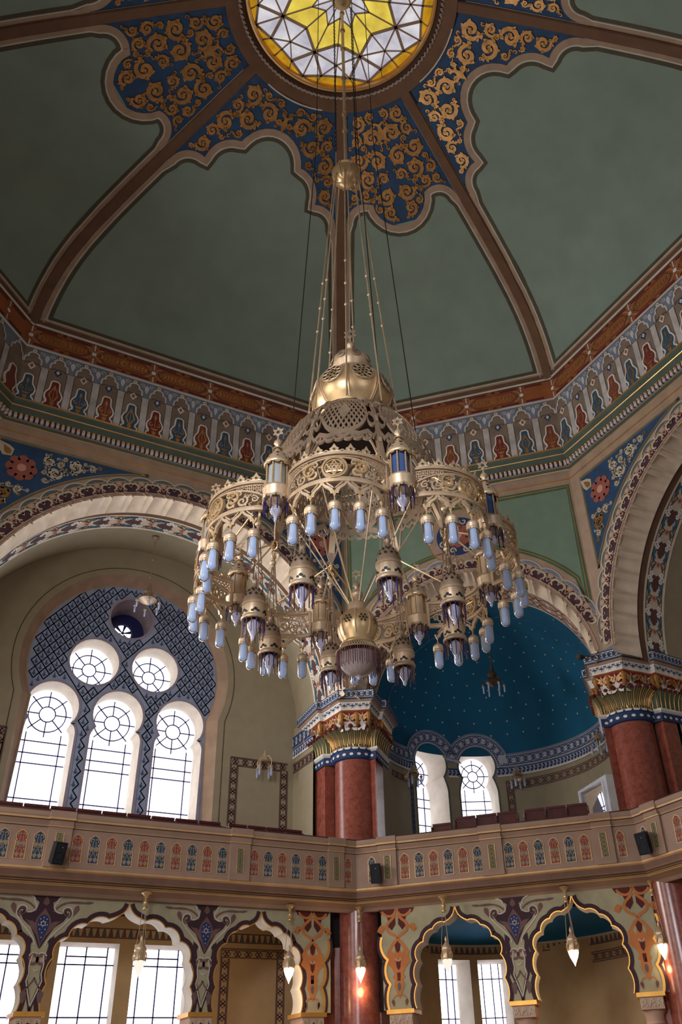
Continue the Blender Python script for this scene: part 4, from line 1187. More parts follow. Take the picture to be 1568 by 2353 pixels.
    for i in range(len(CHAIN) - 1):
        (x0, y0), (x1, y1) = CHAIN[i], CHAIN[i + 1]; L_ = hypot(x1 - x0, y1 - y0); nx, ny = (y1 - y0) / L_, -(x1 - x0) / L_
        G = lambda u, v, w=0.: P3(x0 + (x1 - x0) * u / L_ + nx * w, y0 + (y1 - y0) * u / L_ + ny * w, v)
        st_ = .13; nn = max(1, round(L_ / st_)); s_ = L_ / nn
        m.stroke(G, [(0, 10.255), (L_, 10.255)], .02, .008, steel)
        for j in range(nn):
            u0 = j * s_; f = lambda a, b: (u0 + a * s_, 10.25 + b * .155)
            m.stroke(G, [f(0, .1), f(.25, .1), f(.75, .9), f(1, .9)], .018, .010, navy); m.stroke(G, [f(0, .9), f(.25, .9), f(.75, .1), f(1, .1)], .018, .010, navy)
            m.stroke(G, [f(.5, .2), f(.8, .5), f(.5, .8), f(.2, .5)], .016, .011, navy, closed=True); m.stroke(G, [f(0, .3), f(.12, .5), f(0, .7)], .02, .01, navy)
        a_, b_ = inset(CHAIN, .15), inset(CHAIN, .085)
        nn = max(1, round(L_ / .22))
        if L_ < .2: continue
        for j in range(nn):
            def H(u, v, w=0.):
                t = (j + .5 + u) / nn; q = (v + .09) / .18
                ax, ay = a_[i][0] + (a_[i + 1][0] - a_[i][0]) * t, a_[i][1] + (a_[i + 1][1] - a_[i][1]) * t
                cx, cy = b_[i][0] + (b_[i + 1][0] - b_[i][0]) * t, b_[i][1] + (b_[i + 1][1] - b_[i][1]) * t
                return P3(ax + (cx - ax) * q + nx * w, ay + (cy - ay) * q + ny * w, 9.97 + .18 * q)
            for q in range(6): m.poly(H, leaf((0, 0), q * pi / 3, .07, .035), .012, navy) if False else m.stroke(H, [(0, 0), (.3 * cos(q * pi / 3), .075 * sin(q * pi / 3))], [.03, .012], .012, navy)
            for sx in (-1, 1): m.stroke(H, [(sx * .5, .02), (sx * .38, .05), (sx * .3, -.03)], [.02, .04, .02], .012, navy)
    m.build('painted_entablature', root)
    return root
column(1, 'red marble column at the middle corner of the gallery, behind the hanging chandelier')
column(0, 'red marble column at the right edge of the gallery, beside the white framed doorway')

# plain piers carrying the walls at every corner
pr = MB()
for k in (0, 1, 2, 3, 6, 7):
    S = SYM[k]
    body = [(4.85, 12.29), (4.85, 10.85), (5.95, 10.2), (7.7, 11.95)]
    pr.grid([[S(x, y) + (5.4,) for x, y in body + body[:1]], [S(x, y) + (10.44,) for x, y in body + body[:1]]], olive)
pr.build('wall_piers', None).__setitem__('kind', 'structure')
# ------------------------------------------------------------------ gallery balcony
DB_ = 9.5683 + .153
bal = empty('gallery_balcony', (0, 9.366, 5.4), 'long beige gallery balcony with red and blue painted arch panels', 'balcony', kind='structure')
bt = mk('balcony_beige_paint', (160, 132, 116), .7, noise=.08); bbr = mk('balcony_brown_paint', (122, 92, 80), .65); gil = mk('balcony_gilt', (206, 166, 118), .5, .25)
m = MB()
SD = [0, 1, 2]
sweep(m, [(-.75, 6.74), (-.27, 6.74), (-.25, 6.71), (-.25, 6.63), (-.262, 6.60), (-.262, 6.565), (-.30, 6.55), (-.345, 6.48), (-.35, 6.455), (-.345, 6.44), (-.366, 6.43), (-.366, 5.70), (-.35, 5.69), (-.35, 5.655), (-.39, 5.63), (-.425, 5.54), (-.425, 5.515), (-.45, 5.505), (-.445, 5.475), (-.465, 5.465), (-.46, 5.44), (-.50, 5.40), (-.60, 5.37), (-.72, 5.33), (-.80, 5.27), (-.83, 5.26)],
      D=DB_, sides=SD, mats=[dbrown, dbrown, bt, bt, gil, bbr, bt, bt, gil, dbrown, bt, bt, gil, gil, bbr, bbr, gil, dbrown, gil, dbrown, gil, bt, bt, bt, bbr])
m.build('moulded_parapet', bal, smooth=30)
pm = MB()
pred = mk('panel_red_paint', (150, 68, 58), .7); pblu = mk('panel_blue_paint', (44, 72, 100), .7); pgrn = mk('panel_green_paint', (104, 104, 72), .75); pfig = mk('panel_figure_paint', (150, 132, 112), .7)
def ogee(c, z0, z1, w):
    h = z1 - z0; h_ = w / 2
    R_ = [(c + h_, z0), (c + h_, z0 + h * .60), (c + h_ * .78, z0 + h * .64), (c + h_ * 1.0, z0 + h * .70), (c + h_ * 1.08, z0 + h * .78), (c + h_ * .95, z0 + h * .87), (c + h_ * .55, z0 + h * .93), (c, z0 + h)]
    return R_ + [(2 * c - x, z) for x, z in reversed(R_[:-1])]
def panel(G, c, col, z0=5.81, z1=6.35, w=.205):
    o = ogee(c, z0, z1, w); pm.poly(G, o, .004, col); pm.stroke(G, o, .018, .010, gil, closed=True)
    k = pfig
    for sx in (-1, 1):
        pm.stroke(G, bez((c, 6.26), (c + sx * .07, 6.18), (c + sx * .0, 6.10), (c + sx * .03, 6.05), 6) + bez((c + sx * .03, 6.05), (c + sx * .0, 6.02), (c - sx * .09, 5.90), (c - sx * .05, 5.85), 6), .014, .008, k)
        pm.stroke(G, arc(c + sx * .045, 6.245, .032, -60 if sx > 0 else 240, 200 if sx > 0 else -20, 8), .02, .008, k)
        pm.poly(G, leaf((c + sx * .06, 6.14), -pi / 2, .12, .07), .007, k); pm.poly(G, leaf((c + sx * .045, 5.93), -pi / 2, .10, .08), .007, k); pm.poly(G, leaf((c + sx * .07, 6.02), -pi / 2, .07, .03), .007, k)
    pm.poly(G, [(c, 6.13), (c + .022, 6.09), (c, 6.05), (c - .022, 6.09)], .009, k)
def gpanel(G, c):
    pm.patch(G, c - .075, c + .075, 5.83, 6.33, .056, pgrn); pm.stroke(G, [(c - .075, 5.83), (c - .075, 6.33), (c + .075, 6.33), (c + .075, 5.83)], .016, .060, gil, closed=True)
    for i in range(5):
        z = 5.86 + i * .09
        for sx in (-1, 1): pm.stroke(G, bez((c + sx * .05, z), (c + sx * .05, z + .04), (c - sx * .05, z + .05), (c - sx * .05, z + .09), 5), .014, .060, pfig)
def pier(G, c, hw=.23):
    pm.box(G, c - hw, c + hw, 5.69, 6.46, -.02, .05, bt); pm.box(G, c - hw - .02, c + hw + .02, 6.57, 6.735, .0, .135, bt); pm.box(G, c - hw - .025, c + hw + .025, 6.565, 6.60, .0, .15, gil); pm.box(G, c - hw - .01, c + hw + .01, 6.44, 6.47, .0, .075, gil); pm.box(G, c - hw, c + hw, 6.47, 6.57, .0, .085, bt)
Gl = frame(90, 9.366); hwl = 4.80
for i in range(10): panel(Gl, -1.37 + .338 * i, pred if i % 2 == 0 else pblu)
for i in range(6): panel(Gl, 2.40 + .329 * i, pred if i % 2 == 0 else pblu)
for i in range(6): panel(Gl, -2.10 - .33 * i, pblu if i % 2 == 0 else pred)
for c in (2.06, -1.735): pier(Gl, c); gpanel(Gl, c)
pier(Gl, 4.37, .2); gpanel(Gl, 4.37); panel(Gl, 4.69, pred, w=.17)
Gd = frame(45, DB_ + .366)
for i in range(6): panel(Gd, -2.005 + .336 * i, (pred, pblu)[i % 2])
for i in range(6): panel(Gd, .37 + .333 * i, (pblu, pred)[i % 2])
pier(Gd, .0, .24); gpanel(Gd, .0); pier(Gd, 2.44, .21); gpanel(Gd, 2.44); pier(Gd, -2.40, .21); gpanel(Gd, -2.40)
panel(Gd, 2.80, pred, w=.17); panel(Gd, -2.75, pblu, w=.17) if False else panel(Gd, -2.78, pblu, w=.17)
Gr = frame(0, 9.366)
pier(Gr, -4.33, .2); gpanel(Gr, -4.33); panel(Gr, -4.69, pblu, w=.17)
for i in range(8): panel(Gr, -3.72 + .333 * i, (pred, pblu)[i % 2])
pm.build('painted_panels', bal)
# floor slabs, ceilings below the gallery and room floor
fl = MB()
cf = octa(-3.29, DB_)
for k in (0, 1, 2):
    pass
oc_in, oc_out = octa(-.74, DB_), octa(-3.4, DB_ + .6)
for k in range(3):
    a, b = (k - 1) % 8, k
    for z in (5.62,): fl.face([oc_in[a] + (z,), oc_in[b] + (z,), oc_out[b] + (z,), oc_out[a] + (z,)], brown)
for k in range(3):
    a, b = (k - 1) % 8, k
    oi = octa(-.45, DB_); fl.face([oi[a] + (5.42,), oi[b] + (5.42,), oc_out[b] + (5.42,), oc_out[a] + (5.42,)], olive)
fl.build('gallery_floor', bal)
F_ = MB(); F_.face([(-16, -16, 0), (18, -16, 0), (18, 18, 0), (-16, 18, 0)], mk('stone_floor', (150, 130, 110), .5, scale=.8)); tag(F_.build('floor'), kind='structure')

# ------------------------------------------------------------------ lower arcade with multifoil arches
wl = {90: empty('wall_lower_left', (0, 9.9, 0), kind='structure'), 45: empty('wall_lower_center', frame(45, 10.72)(0, 0), kind='structure')}
pale = mk('arcade_green_grey_paint', (166, 158, 130), .8); ink = mk('arcade_plum_paint', (62, 40, 50), .75); plum = mk('arcade_mauve_paint', (114, 82, 80), .75); lilac = mk('arcade_lilac_line', (196, 182, 170), .75)
orange = mk('arcade_orange_paint', (188, 116, 66), .75); oxred = mk('arcade_oxblood_paint', (88, 36, 34), .75); slate = mk('arcade_slate_paint', (92, 94, 96), .75); royal = mk('arcade_royal_paint', (44, 56, 100), .7); gilt2 = mk('arcade_gilt_edge', (226, 164, 78), .35, .6)
stonew = mk('white_stone', (224, 212, 196), .8)
HF = [(0, 5.20), (.28, .0), (.66, 0), (1, 0)]
def half_foil(hw):
    """right half from apex down: list of (dx,z)"""
    s = hw / 1.43
    c = [(.0, 5.20), (.38 * s, 4.91), (.78 * s, 4.80), (1.11 * s, 4.56), (1.34 * s, 4.20), (1.39 * s, 3.75), (1.43 * s, 3.30)]
    top = bez(c[0], (.04 * s, 5.06), (.12 * s, 4.98), c[1], 6)[:-1]
    return top + lobes(c[1:], [.085 * s, .10 * s, .11, .075, .055], 7)
NC = [0]
def small_column(loc_fn, u, w_, label, grp='small capital columns of the lower arcade'):
    x, y, _ = loc_fn(u, 0, -.24)
    r = empty('arcade_column', (x, y, 0), label, 'column', grp)
    G = lambda a, v, w=0.: loc_fn(u + a, v, -.24 + w)
    m = MB(); m.lathe([(.24, 0), (.24, .12), (.18, .2), (.16, .3), (.15, 2.72), (.18, 2.76)], (x, y, 0), redm, 24); m.build('shaft', r, smooth=40)
    m = MB(); m.lathe([(.16, 2.72), (.20, 2.76), (.18, 2.80), (.19, 2.9), (.25, 3.0)], (x, y, 0), terra, 20)
    h = w_ / 2
    m.box(G, -h, h, 3.0, 3.22, -.30, .30, terra); m.box(G, -h - .05, h + .05, 3.22, 3.30, -.34, .34, gilt2)
    for i in range(3):
        c = -h + (i + .5) * w_ / 3
        for q in range(5): m.disc(G, c + .03 * cos(q * 1.257), 3.14 + .03 * sin(q * 1.257), .022, .315, scream, 6, .3)
        m.stroke(G, arc(c, 3.06, .05, 200, -20, 8), .02, .315, scream, .3)
    for sx in (-1, 1): m.stroke(G, arc(sx * (h - .06), 3.13, .045, 0, 360, 8), .02, .32, scream, .3)
    m.build('carved_capital', r, smooth=30)
def arcade(Mf, root, arches, piers, ends):
    """arches [(uc,hw)], piers between them [(u0,u1,style)]"""
    w = MB(); lines = MB(); rv = MB()
    hf = {u: half_foil(h) for u, h in arches}
    A_ = sorted(arches)
    def right(u): return [(u + x, z) for x, z in hf[u]]
    def left(u): return [(u - x, z) for x, z in hf[u]]
    top = 5.32
    shapes = []
    for (u0, h0), (u1, h1) in zip(A_, A_[1:]): shapes.append((right(u0), left(u1)))
    shapes.insert(0, ([(ends[0], top), (ends[0], 3.3)], left(A_[0][0]))); shapes.append((right(A_[-1][0]), [(ends[1], top), (ends[1], 3.3)]))
    for a, b in shapes:
        poly = a + list(reversed(b))
        poly = [(a[0][0], top)] + a + list(reversed(b)) + [(b[0][0], top)]
        w.face([Mf(p[0], p[1]) for p in poly], pale)
        for l in (a, b):
            if len(l) < 4: continue
            rv.grid([[Mf(p[0], p[1], 0), Mf(p[0], p[1], -.48)] for p in l], stonew)
            sg = 1 if l is a else -1
            lines.stroke(Mf, offs(l, .06 * sg), .085, .006, ink); lines.stroke(Mf, offs(l, .008 * sg), .022, .010, gilt2)
    w.build('arcade_face', root); rv.build('arch_reveals', root, smooth=40)
    for c, hw, style in piers: pier_paint(lines, Mf, c, hw, style)
    lines.build('arcade_painting', root)
def pier_paint(b, Mf, c, hw, style):
    G0 = lambda u, v, w=0.: Mf(c + u, v, w)
    for sx in (-1, 1):
        G = lambda u, v, w=0., sx=sx: Mf(c + sx * u, v, w)
        if style == 0:
            # dark crest, volutes and stem with pale outlines
            cr = [(0, 5.30), (.30, 5.30), (.20, 5.24), (.10, 5.20), (.13, 5.08), (.22, 5.02)]
            b.poly(G, [(0, 5.30), (.34, 5.30), (.22, 5.22), (.13, 5.16), (.15, 5.06), (.27, 5.0), (.40, 5.02), (.44, 4.94), (.38, 4.84), (.22, 4.72), (.10, 4.52), (.03, 4.38), (0, 4.34)], .006, ink)
            b.stroke(G, bez((.10, 4.40), (.12, 4.62), (.50, 4.78), (.52, 4.98), 10) + bez((.52, 4.98), (.53, 5.14), (.30, 5.12), (.34, 4.98), 8)[1:], [.03] * 19, .014, lilac)
            p_, w_ = spiral(.42, 4.98, .10, -1.2, 1, 1.3, 14, .5); b.stroke(G, p_, w_, .010, ink); b.stroke(G, p_, .016, .016, plum)
            b.stroke(G, bez((.34, 4.98), (.16, 4.96), (.12, 5.12), (.22, 5.16), 6) + bez((.22, 5.16), (.2, 5.26), (.30, 5.26), (.36, 5.30), 5)[1:], .03, .014, lilac)
            b.poly(G, bez((.10, 4.72), (.2, 4.9), (.25, 4.78), (.34, 4.86), 5) + [(.2, 4.70), (.1, 4.58)], .010, plum)
            b.stroke(G, bez((.16, 5.0), (.36, 5.28), (.6, 5.14), (.9, 5.20), 10), [.03, .03, .035, .035, .03, .045, .05, .045, .03, .05, .02], .009, plum)
            b.poly(G, leaf((.62, 5.14), -1.9, .22, .10), .010, plum)
            # stem
            b.stroke(G, [(.14, 4.46), (.20, 4.52), (.21, 4.40), (.19, 4.24), (.22, 4.14), (.16, 3.98), (.17, 3.84), (.09, 3.62), (.02, 3.40), (.01, 3.31)], [.06, .08, .09, .10, .09, .09, .08, .07, .05, .04], .008, ink)
            b.stroke(G, [(.10, 4.24), (.13, 4.06), (.11, 3.92), (.14, 3.80), (.06, 3.56), (.0, 3.38)], .022, .013, lilac)
            b.stroke(G, arc(.075, 4.16, .075, 0, 330, 10), .05, .012, plum); b.stroke(G, arc(.075, 4.19, .09, 20, 160, 8), .022, .015, lilac)
            b.stroke(G, bez((0, 3.86), (.02, 3.74), (.22, 3.66), (.17, 3.44), 10), .025, .013, plum); b.poly(G, leaf((.16, 3.66), -pi / 2 - .1, .24, .12), .012, plum); b.poly(G, leaf((.155, 3.62), -pi / 2, .12, .05), .015, slate)
        else:
            b.stroke(G, bez((0, 5.28), (.08, 5.05), (.26, 5.12), (.34, 5.24), 8), [.05] * 9, .010, orange)
            b.poly(G, [(.04, 5.28), (.42, 5.28), (.36, 5.18), (.26, 5.2), (.2, 5.05), (.2, 4.92), (.12, 4.84), (.03, 4.96)], .006, oxred)
            b.stroke(G, bez((.03, 5.16), (.10, 5.02), (.28, 5.02), (.22, 4.84), 8) + bez((.22, 4.84), (.16, 4.74), (.05, 4.78), (.0, 4.66), 6)[1:], [.06] * 15, .012, orange)
            b.poly(G, [(.0, 4.66), (.10, 4.62), (.20, 4.48), (.26, 4.40), (.23, 4.30), (.28, 4.20), (.16, 4.10), (.10, 3.98), (.15, 3.9), (.06, 3.86), (.04, 3.78), (0, 3.74)], .010, orange)
            b.poly(G, [(.06, 4.56), (.14, 4.44), (.09, 4.36), (.05, 4.46)], .013, pale); b.poly(G, [(0, 4.62), (.07, 4.54), (.05, 4.44), (0, 4.38)], .014, oxred)
            b.poly(G, [(0, 4.2), (.06, 4.26), (.04, 4.10), (0, 4.04)], .014, oxred); b.stroke(G, arc(0, 4.28, .055, -80, 0, 5), .03, .016, terra)
            b.stroke(G, [(.02, 4.0), (.015, 3.84)], .04, .012, oxred)
            b.poly(G, [(0, 3.92), (.09, 3.88), (.12, 3.74), (.07, 3.66), (.05, 3.60), (.0, 3.50)], .012, orange); b.poly(G, [(0, 3.82), (.04, 3.76), (.03, 3.68), (0, 3.64)], .015, slate)
            b.stroke(G, bez((.02, 3.56), (.14, 3.60), (.20, 3.44), (.13, 3.36), 8), .025, .012, orange); b.poly(G, leaf((.16, 3.50), -pi / 2 - .2, .14, .07), .012, plum)
            b.stroke(G, bez((.22, 4.9), (.30, 5.0), (.34, 4.7), (.42, 4.84), 6), .03, .010, orange); b.poly(G, leaf((.30, 4.94), -.6, .2, .12), .010, orange)
    if style == 0:
        b.poly(G0, bez((0, 5.06), (.06, 4.96), (.15, 4.90), (.15, 4.76), 6) + bez((.15, 4.76), (.13, 4.6), (.03, 4.5), (0, 4.36), 6)[1:] + mir(bez((.15, 4.76), (.13, 4.6), (.03, 4.5), (0, 4.36), 6)[1:-1])[::-1] + mir(bez((0, 5.06), (.06, 4.96), (.15, 4.90), (.15, 4.76), 6)[1:])[::-1], .012, plum)
        td = bez((0, 4.94), (.08, 4.94), (.12, 4.86), (.11, 4.74), 6) + bez((.11, 4.74), (.09, 4.62), (.03, 4.56), (0, 4.42), 6)[1:]
        b.poly(G0, td + mir(td[1:-1])[::-1], .016, royal)
        b.stroke(G0, star6(0, 4.78, .055), .012, .022, lilac, closed=True)
        for x, z in ((0, 4.89), (.06, 4.86), (-.06, 4.86), (.08, 4.76), (-.08, 4.76), (.05, 4.68), (-.05, 4.68), (0, 4.62), (0, 4.54)): b.disc(G0, x, z, .012, .02, lilac, 6)
        b.stroke(G0, arc(0, 4.02, .05, 200, 340, 6), .022, .016, lilac)
        b.poly(G0, leaf((0, 5.10), pi / 2, .18, .12), .010, plum)
Ml = frame(90, 9.9)
arcade(Ml, wl[90], [(-2.90, .98), (-.05, 1.43), (2.83, .96)], [(-1.68, .2, 0), (1.60, .2, 0), (4.06, .2, 1)], (-4.3, 4.5))
Md_ = frame(45, 10.50)
arcade(Md_, wl[45], [(-1.02, .97), (1.55, .95)], [(-2.36, .2, 1), (.27, .2, 0), (2.85, .2, 1)], (-2.72, 3.2))
# narrow cusped edge next to the large columns
for Mf, r0, u0, sg in ((Ml, wl[90], 4.34, 1), (Md_, wl[45], -2.62, -1), (Md_, wl[45], 3.12, 1)):
    b = MB(); pts = lobes([(u0 + sg * .10, 4.72), (u0 - sg * .02, 4.26), (u0 - sg * .06, 3.78), (u0 - sg * .02, 3.3)], [.08 * sg, .08 * sg, .05 * sg], 7)
    b.stroke(Mf, pts, .05, .012, gilt2, 0.); b.stroke(Mf, offs(pts, .05 * sg), .07, .008, ink)
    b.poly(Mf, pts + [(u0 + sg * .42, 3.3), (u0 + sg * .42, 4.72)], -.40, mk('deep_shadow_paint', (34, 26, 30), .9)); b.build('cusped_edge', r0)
small_column(Ml, -1.68, .46, 'small capital column left of the widest lower arch, under the plum painted pier'); small_column(Ml, 1.60, .46, 'small capital column right of the widest lower arch, under the plum painted pier'); small_column(Ml, 4.06, .5, 'small capital column just left of the large lower red column')
small_column(Md_, -2.34, .5, 'small capital column just right of the large lower middle red column'); small_column(Md_, .27, .46, 'small capital column between the two lower right arches'); small_column(Md_, 2.83, .46, 'small capital column beside the red column at the right edge')
for k, lb in ((1, 'large red marble column under the balcony corner, lit by a glowing lamp'), (0, 'large red marble column under the balcony at the right edge')):
    x, y = (5.33, 10.13) if k == 1 else (10.2, 5.08); r = empty('marble_column', (x, y, 0), lb, 'column', 'large red columns below the balcony')
    m = MB(); m.lathe([(.50, .3), (.485, .4), (.475, 5.36)], (x, y, 0), redm, 48); m.build('shaft', r, smooth=40)
    m = MB(); m.lathe([(.66, 0), (.66, .12), (.6, .2), (.62, .26), (.52, .32)], (x, y, 0), terra, 48); m.build('base', r, smooth=40)
    # rear half pier in red marble
    m = MB()
    bw = [SYM[k](*p) for p in [(4.45, 10.6), (4.75, 10.2), (5.6, 9.75), (6.1, 10.1), (5.9, 11.2)]]
    m.grid([[p + (0,) for p in bw], [p + (4.6,) for p in bw]], redm); m.build('rear_pilaster', r)
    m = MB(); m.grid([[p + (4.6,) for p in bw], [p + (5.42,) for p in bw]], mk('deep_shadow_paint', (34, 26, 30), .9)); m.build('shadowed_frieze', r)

# ------------------------------------------------------------------ back walls under the gallery
ochre = mk('ochre_plaster', (200, 166, 122), .85, noise=.06)
def lower_back(ang, wins_u, uo, root, frame_u=()):
    Mb = frame(ang, BW); m = MB()
    ws = [[(u0, 1.6), (u1, 1.6), (u1, 4.83), (u0, 4.83)] for u0, u1 in wins_u]
    holes_wall(m, Mb, [(-4.9, 0), (4.9, 0), (4.9, 5.42), (-4.9, 5.42)], ws, 0, ochre)
    for k, o in enumerate(ws):
        u0, u1 = wins_u[k]; c = (u0 + u1) / 2
        bars = [[(x, 1.6), (x, 4.83)] for x in (u0 + .2, c - .02, u1 - .2)] + [[(u0, z), (u1, z)] for z in (2.4, 3.15, 3.42, 4.42)] + [[(u0 + .2, 4.58), (u1 - .2, 4.58)]]
        window('', Mb, o, .22, bars)
    b = MB()
    for z in (4.945, 5.13): b.stroke(Mb, [(-4.9, z), (4.9, z)], .025, .006, plum)
    for i in range(66):
        u = -4.85 + i * .148; b.poly(Mb, [(u, 4.96), (u + .11, 4.96), (u + .075, 5.12), (u + .035, 5.12)], .006, slate if i % 2 else plum)
    for f0, f1 in frame_u:
        guilloche(b, Mb, f0, f1, 4.60, 4.80, .006, plum, .025); b.stroke(Mb, [(f0, 4.81), (f1, 4.81)], .025, .008, plum)
        for u0 in (f0, f1 - .2):
            G3 = lambda u, v, w=0., u0=u0: Mb(u0 + v, u, w)
            guilloche(b, G3, 1.2, 4.6, 0, .2, .006, plum, .025); b.stroke(G3, [(1.2, 0), (4.8, 0)], .025, .008, plum); b.stroke(G3, [(1.2, .2), (4.6, .2)], .025, .008, plum)
    m.build('lower_back_wall', root); b.build('painted_frieze', root)
    for sx in (-1, 1):
        pass
lower_back(90, [(-2.45, -1.17), (-.83, .46), (.80, 2.08)], 0, wl[90], [(2.85, 4.46), (-4.46, -2.85)])
# lower apse
m = MB(); rt = wl[45]
lw = [(TH(-51), TH(-33)), (TH(-29), TH(-13.5))]
ws = [[(a + (b_ - a) * i / 4., 1.6) for i in range(5)] + [(a + (b_ - a) * i / 4., 4.70) for i in range(4, -1, -1)] for a, b_ in lw]
holes_wall(m, Ma, [(TH(-90 + 180 * i / 60.), 0) for i in range(61)] + [(TH(90 - 180 * i / 60.), 5.05) for i in range(61)], ws, 0, ochre)
for sx in (-1, 1): m.face([J(sx * AR, 0, 0), J(sx * AR, 5.42, 0), J(sx * AR, 5.42, 1.7), J(sx * AR, 0, 1.7)], ochre)
m.build('lower_apse_wall', rt)
m = MB(); rows = []
for i in range(7):
    ph = pi / 2 * i / 6; rows.append([Ma(TH(-90 + 180 * j / 40.), 5.05 + .34 * sin(ph), AR * (1 - cos(ph)) * .999) for j in range(41)])
m.grid(rows, teal_apse); m.face([J(-AR, 5.39, 0), J(AR, 5.39, 0), J(AR, 5.39, 1.9), J(-AR, 5.39, 1.9)], teal_apse); m.build('lower_apse_ceiling', rt, smooth=60)
b = MB()
for i in range(60):
    a, c = TH(-88 + 2.95 * i), TH(-88 + 2.95 * (i + .72)); b.poly(Ma, [(a, 4.86), (c, 4.86), (a + (c - a) * .65, 5.0), (a + (c - a) * .35, 5.0)], .01, slate if i % 2 else plum)
for z, wd, mt in ((4.84, .03, plum), (5.03, .05, ltan)): b.stroke(Ma, [(TH(-90 + 3 * i), z) for i in range(61)], wd, .014, mt)
guilloche(b, Ma, TH(-6), TH(88), 4.46, 4.64, .008, plum, .025)
for z in (4.44, 4.66): b.stroke(Ma, [(TH(-6 + 94 * i / 30.), z) for i in range(31)], .022, .01, plum)
Gq = lambda u, v, w=0.: Ma(TH(-6) + v, u, w); guilloche(b, Gq, 1.2, 4.44, 0, .18, .008, plum, .025)
b.build('painted_frieze', rt)
for (a, b_), o in zip(lw, ws):
    c = (a + b_) / 2; WN[0] += 1
    r_ = empty('window_%d' % WN[0], Ma(c, 3.1, -.5), kind='structure')
    cc = Vector(Ma(c, 0, 0)); nrm = (cc - Vector(Ma(c, 0, 1))).normalized(); tg = Vector((nrm.y, -nrm.x, 0))
    def Mw(u, v, w=0., cc=cc, nrm=nrm, tg=tg, c=c):
        p = cc + tg * (u - c) - nrm * w; return (p.x, p.y, v)
    inn = [(c + (p[0] - c) * .8, 3.1 + (p[1] - 3.1) * .97) for p in o]
    m = MB(); m.grid([[Ma(p[0], p[1], 0), Mw(q[0], q[1], -.55)] for p, q in zip(o + o[:1], inn + inn[:1])], reveal); m.build('reveal', r_)
    m = MB(); m.face([Mw(p[0], p[1], -.55) for p in inn], pane_w); m.build('window_pane', r_)
    m = MB()
    for x in (-.2, .05, .25): m.stroke(Mw, [(c + x, 1.6), (c + x, 4.7)], .025, -.52, came, -.55)
    for z in (2.4, 3.15, 3.4, 4.3): m.stroke(Mw, [(c - .37, z), (c + .37, z)], .025, -.52, came, -.55)
    m.build('lead_lines', r_)
# ------------------------------------------------------------------ brass and glass
brass = mk('pale_brass', (206, 180, 150), .42, .52, noise=.18, scale=4)
brassd = mk('dull_brass', (166, 142, 120), .46, .5, noise=.2, scale=4)
brassb = mk('bright_brass', (212, 180, 134), .33, .62, noise=.15, scale=4)
tubeg = mk_glass('opal_tube_glass', (208, 224, 252), .18, .2)
dropg = mk_glass('lilac_drop_glass', (224, 222, 244), .2, .2)
panelg = mk_glass('lantern_blue_glass', (104, 132, 196), .12, .2)
panelw = mk_glass('lantern_milk_glass', (222, 226, 230), .1, .25)
filam = mk('lamp_filament_white', (240, 240, 250), .5)
rodb = mk('cobalt_glass_rod', (34, 34, 96), .15, noise=.3, scale=30, spec=.8)
rodv = mk('violet_glass_rod', (66, 40, 60), .15, noise=.3, scale=30, spec=.8)
roda = mk('amber_glass_rod', (110, 62, 40), .15, noise=.4, scale=30, spec=.8)
bowlg = mk('ribbed_bowl_glass', (168, 152, 150), .35, noise=.1, scale=8)
cable = mk('black_cable', (34, 30, 28), .6)
PH = radians(213.13)
CH = empty('chandelier', (0, 0, 23.7), 'huge gilded brass crown chandelier with blue glass tubes hanging under the dome', 'chandelier')
def ringpos(r, k, z, off=0.): a = PH + (k + off) * pi / 4; return (r * cos(a), r * sin(a), z)

def beads(m, p, r, mat=brassb): m.lathe([(.001, r), (r * .7, r * .7), (r, 0), (r * .7, -r * .7), (.001, -r)], p, mat, 10)
# suspension: rod, ball, chains, cables
m = MB()
m.lathe([(.001, .2), (.10, .2), (.22, .14), (.24, .06), (.17, .0), (.16, -.08), (.10, -.14), (.04, -.2)], (0, 0, 23.75), brass, 24)
m.tube([(0, 0, 23.6), (0, 0, 17.1)], .035, brass, 10)
for z in (23.2, 22.4, 21.6, 20.4, 19.0, 18.4): m.lathe([(.036, .05), (.06, .02), (.06, -.02), (.036, -.05)], (0, 0, z), brassb, 12)
m.build('suspension_rod', CH, smooth=40)
m = MB(); m.lathe([(.001, .30), (.10, .30), (.14, .27), (.24, .17), (.282, .03), (.282, -.02), (.25, -.13), (.17, -.23), (.06, -.28), (.001, -.28)], (0, 0, 16.9), brassb, 32)
for k in range(8): a = PH + k * pi / 4; m.tube([Vector((r * cos(a), r * sin(a), 16.9 + z)) for r, z in ((.15, .27), (.25, .17), (.292, .0), (.25, -.14), (.17, -.24))], .012, brass, 6)
m.build('ball_boss', CH, smooth=50)
for k in range(8):
    m = MB(); a = PH + k * pi / 4 + .39; p0 = Vector((.24 * cos(a), .24 * sin(a), 16.78)); p1 = Vector((.72 * cos(a), .72 * sin(a), 10.5))
    m.tube([p0, p1], .014, brass, 6)
    for t in ((.52, .60, .68) if k % 2 else (.47, .57, .66)): beads(m, p0.lerp(p1, t), .032, brass)
    m.build('suspension_cord', CH, smooth=60)
for k, (x, y) in enumerate(((.30, .10), (-.28, -.12))):
    m = MB()
    for i in range(88):
        z = 23.9 - i * .075; t = i % 2; m.tube([(x + .018 * cos(q) * (1 - t), y + .018 * cos(q) * t, z + .045 * sin(q)) for q in [j * pi / 3 for j in range(7)]], .008, black, 4, cap=False)
    m.build('safety_chain', CH)
for x, y, x1, y1, z1 in ((.42, -.35, .83, -.54, 10.10), (-.48, .30, -.85, .45, 10.14), (.1, -.3, .25, -.5, 10.52)):
    m = MB(); m.tube([(x, y, 23.9), (x * 1.05, y * 1.05, 18), (x1, y1, z1)], .009, cable, 5); m.build('cable', CH)

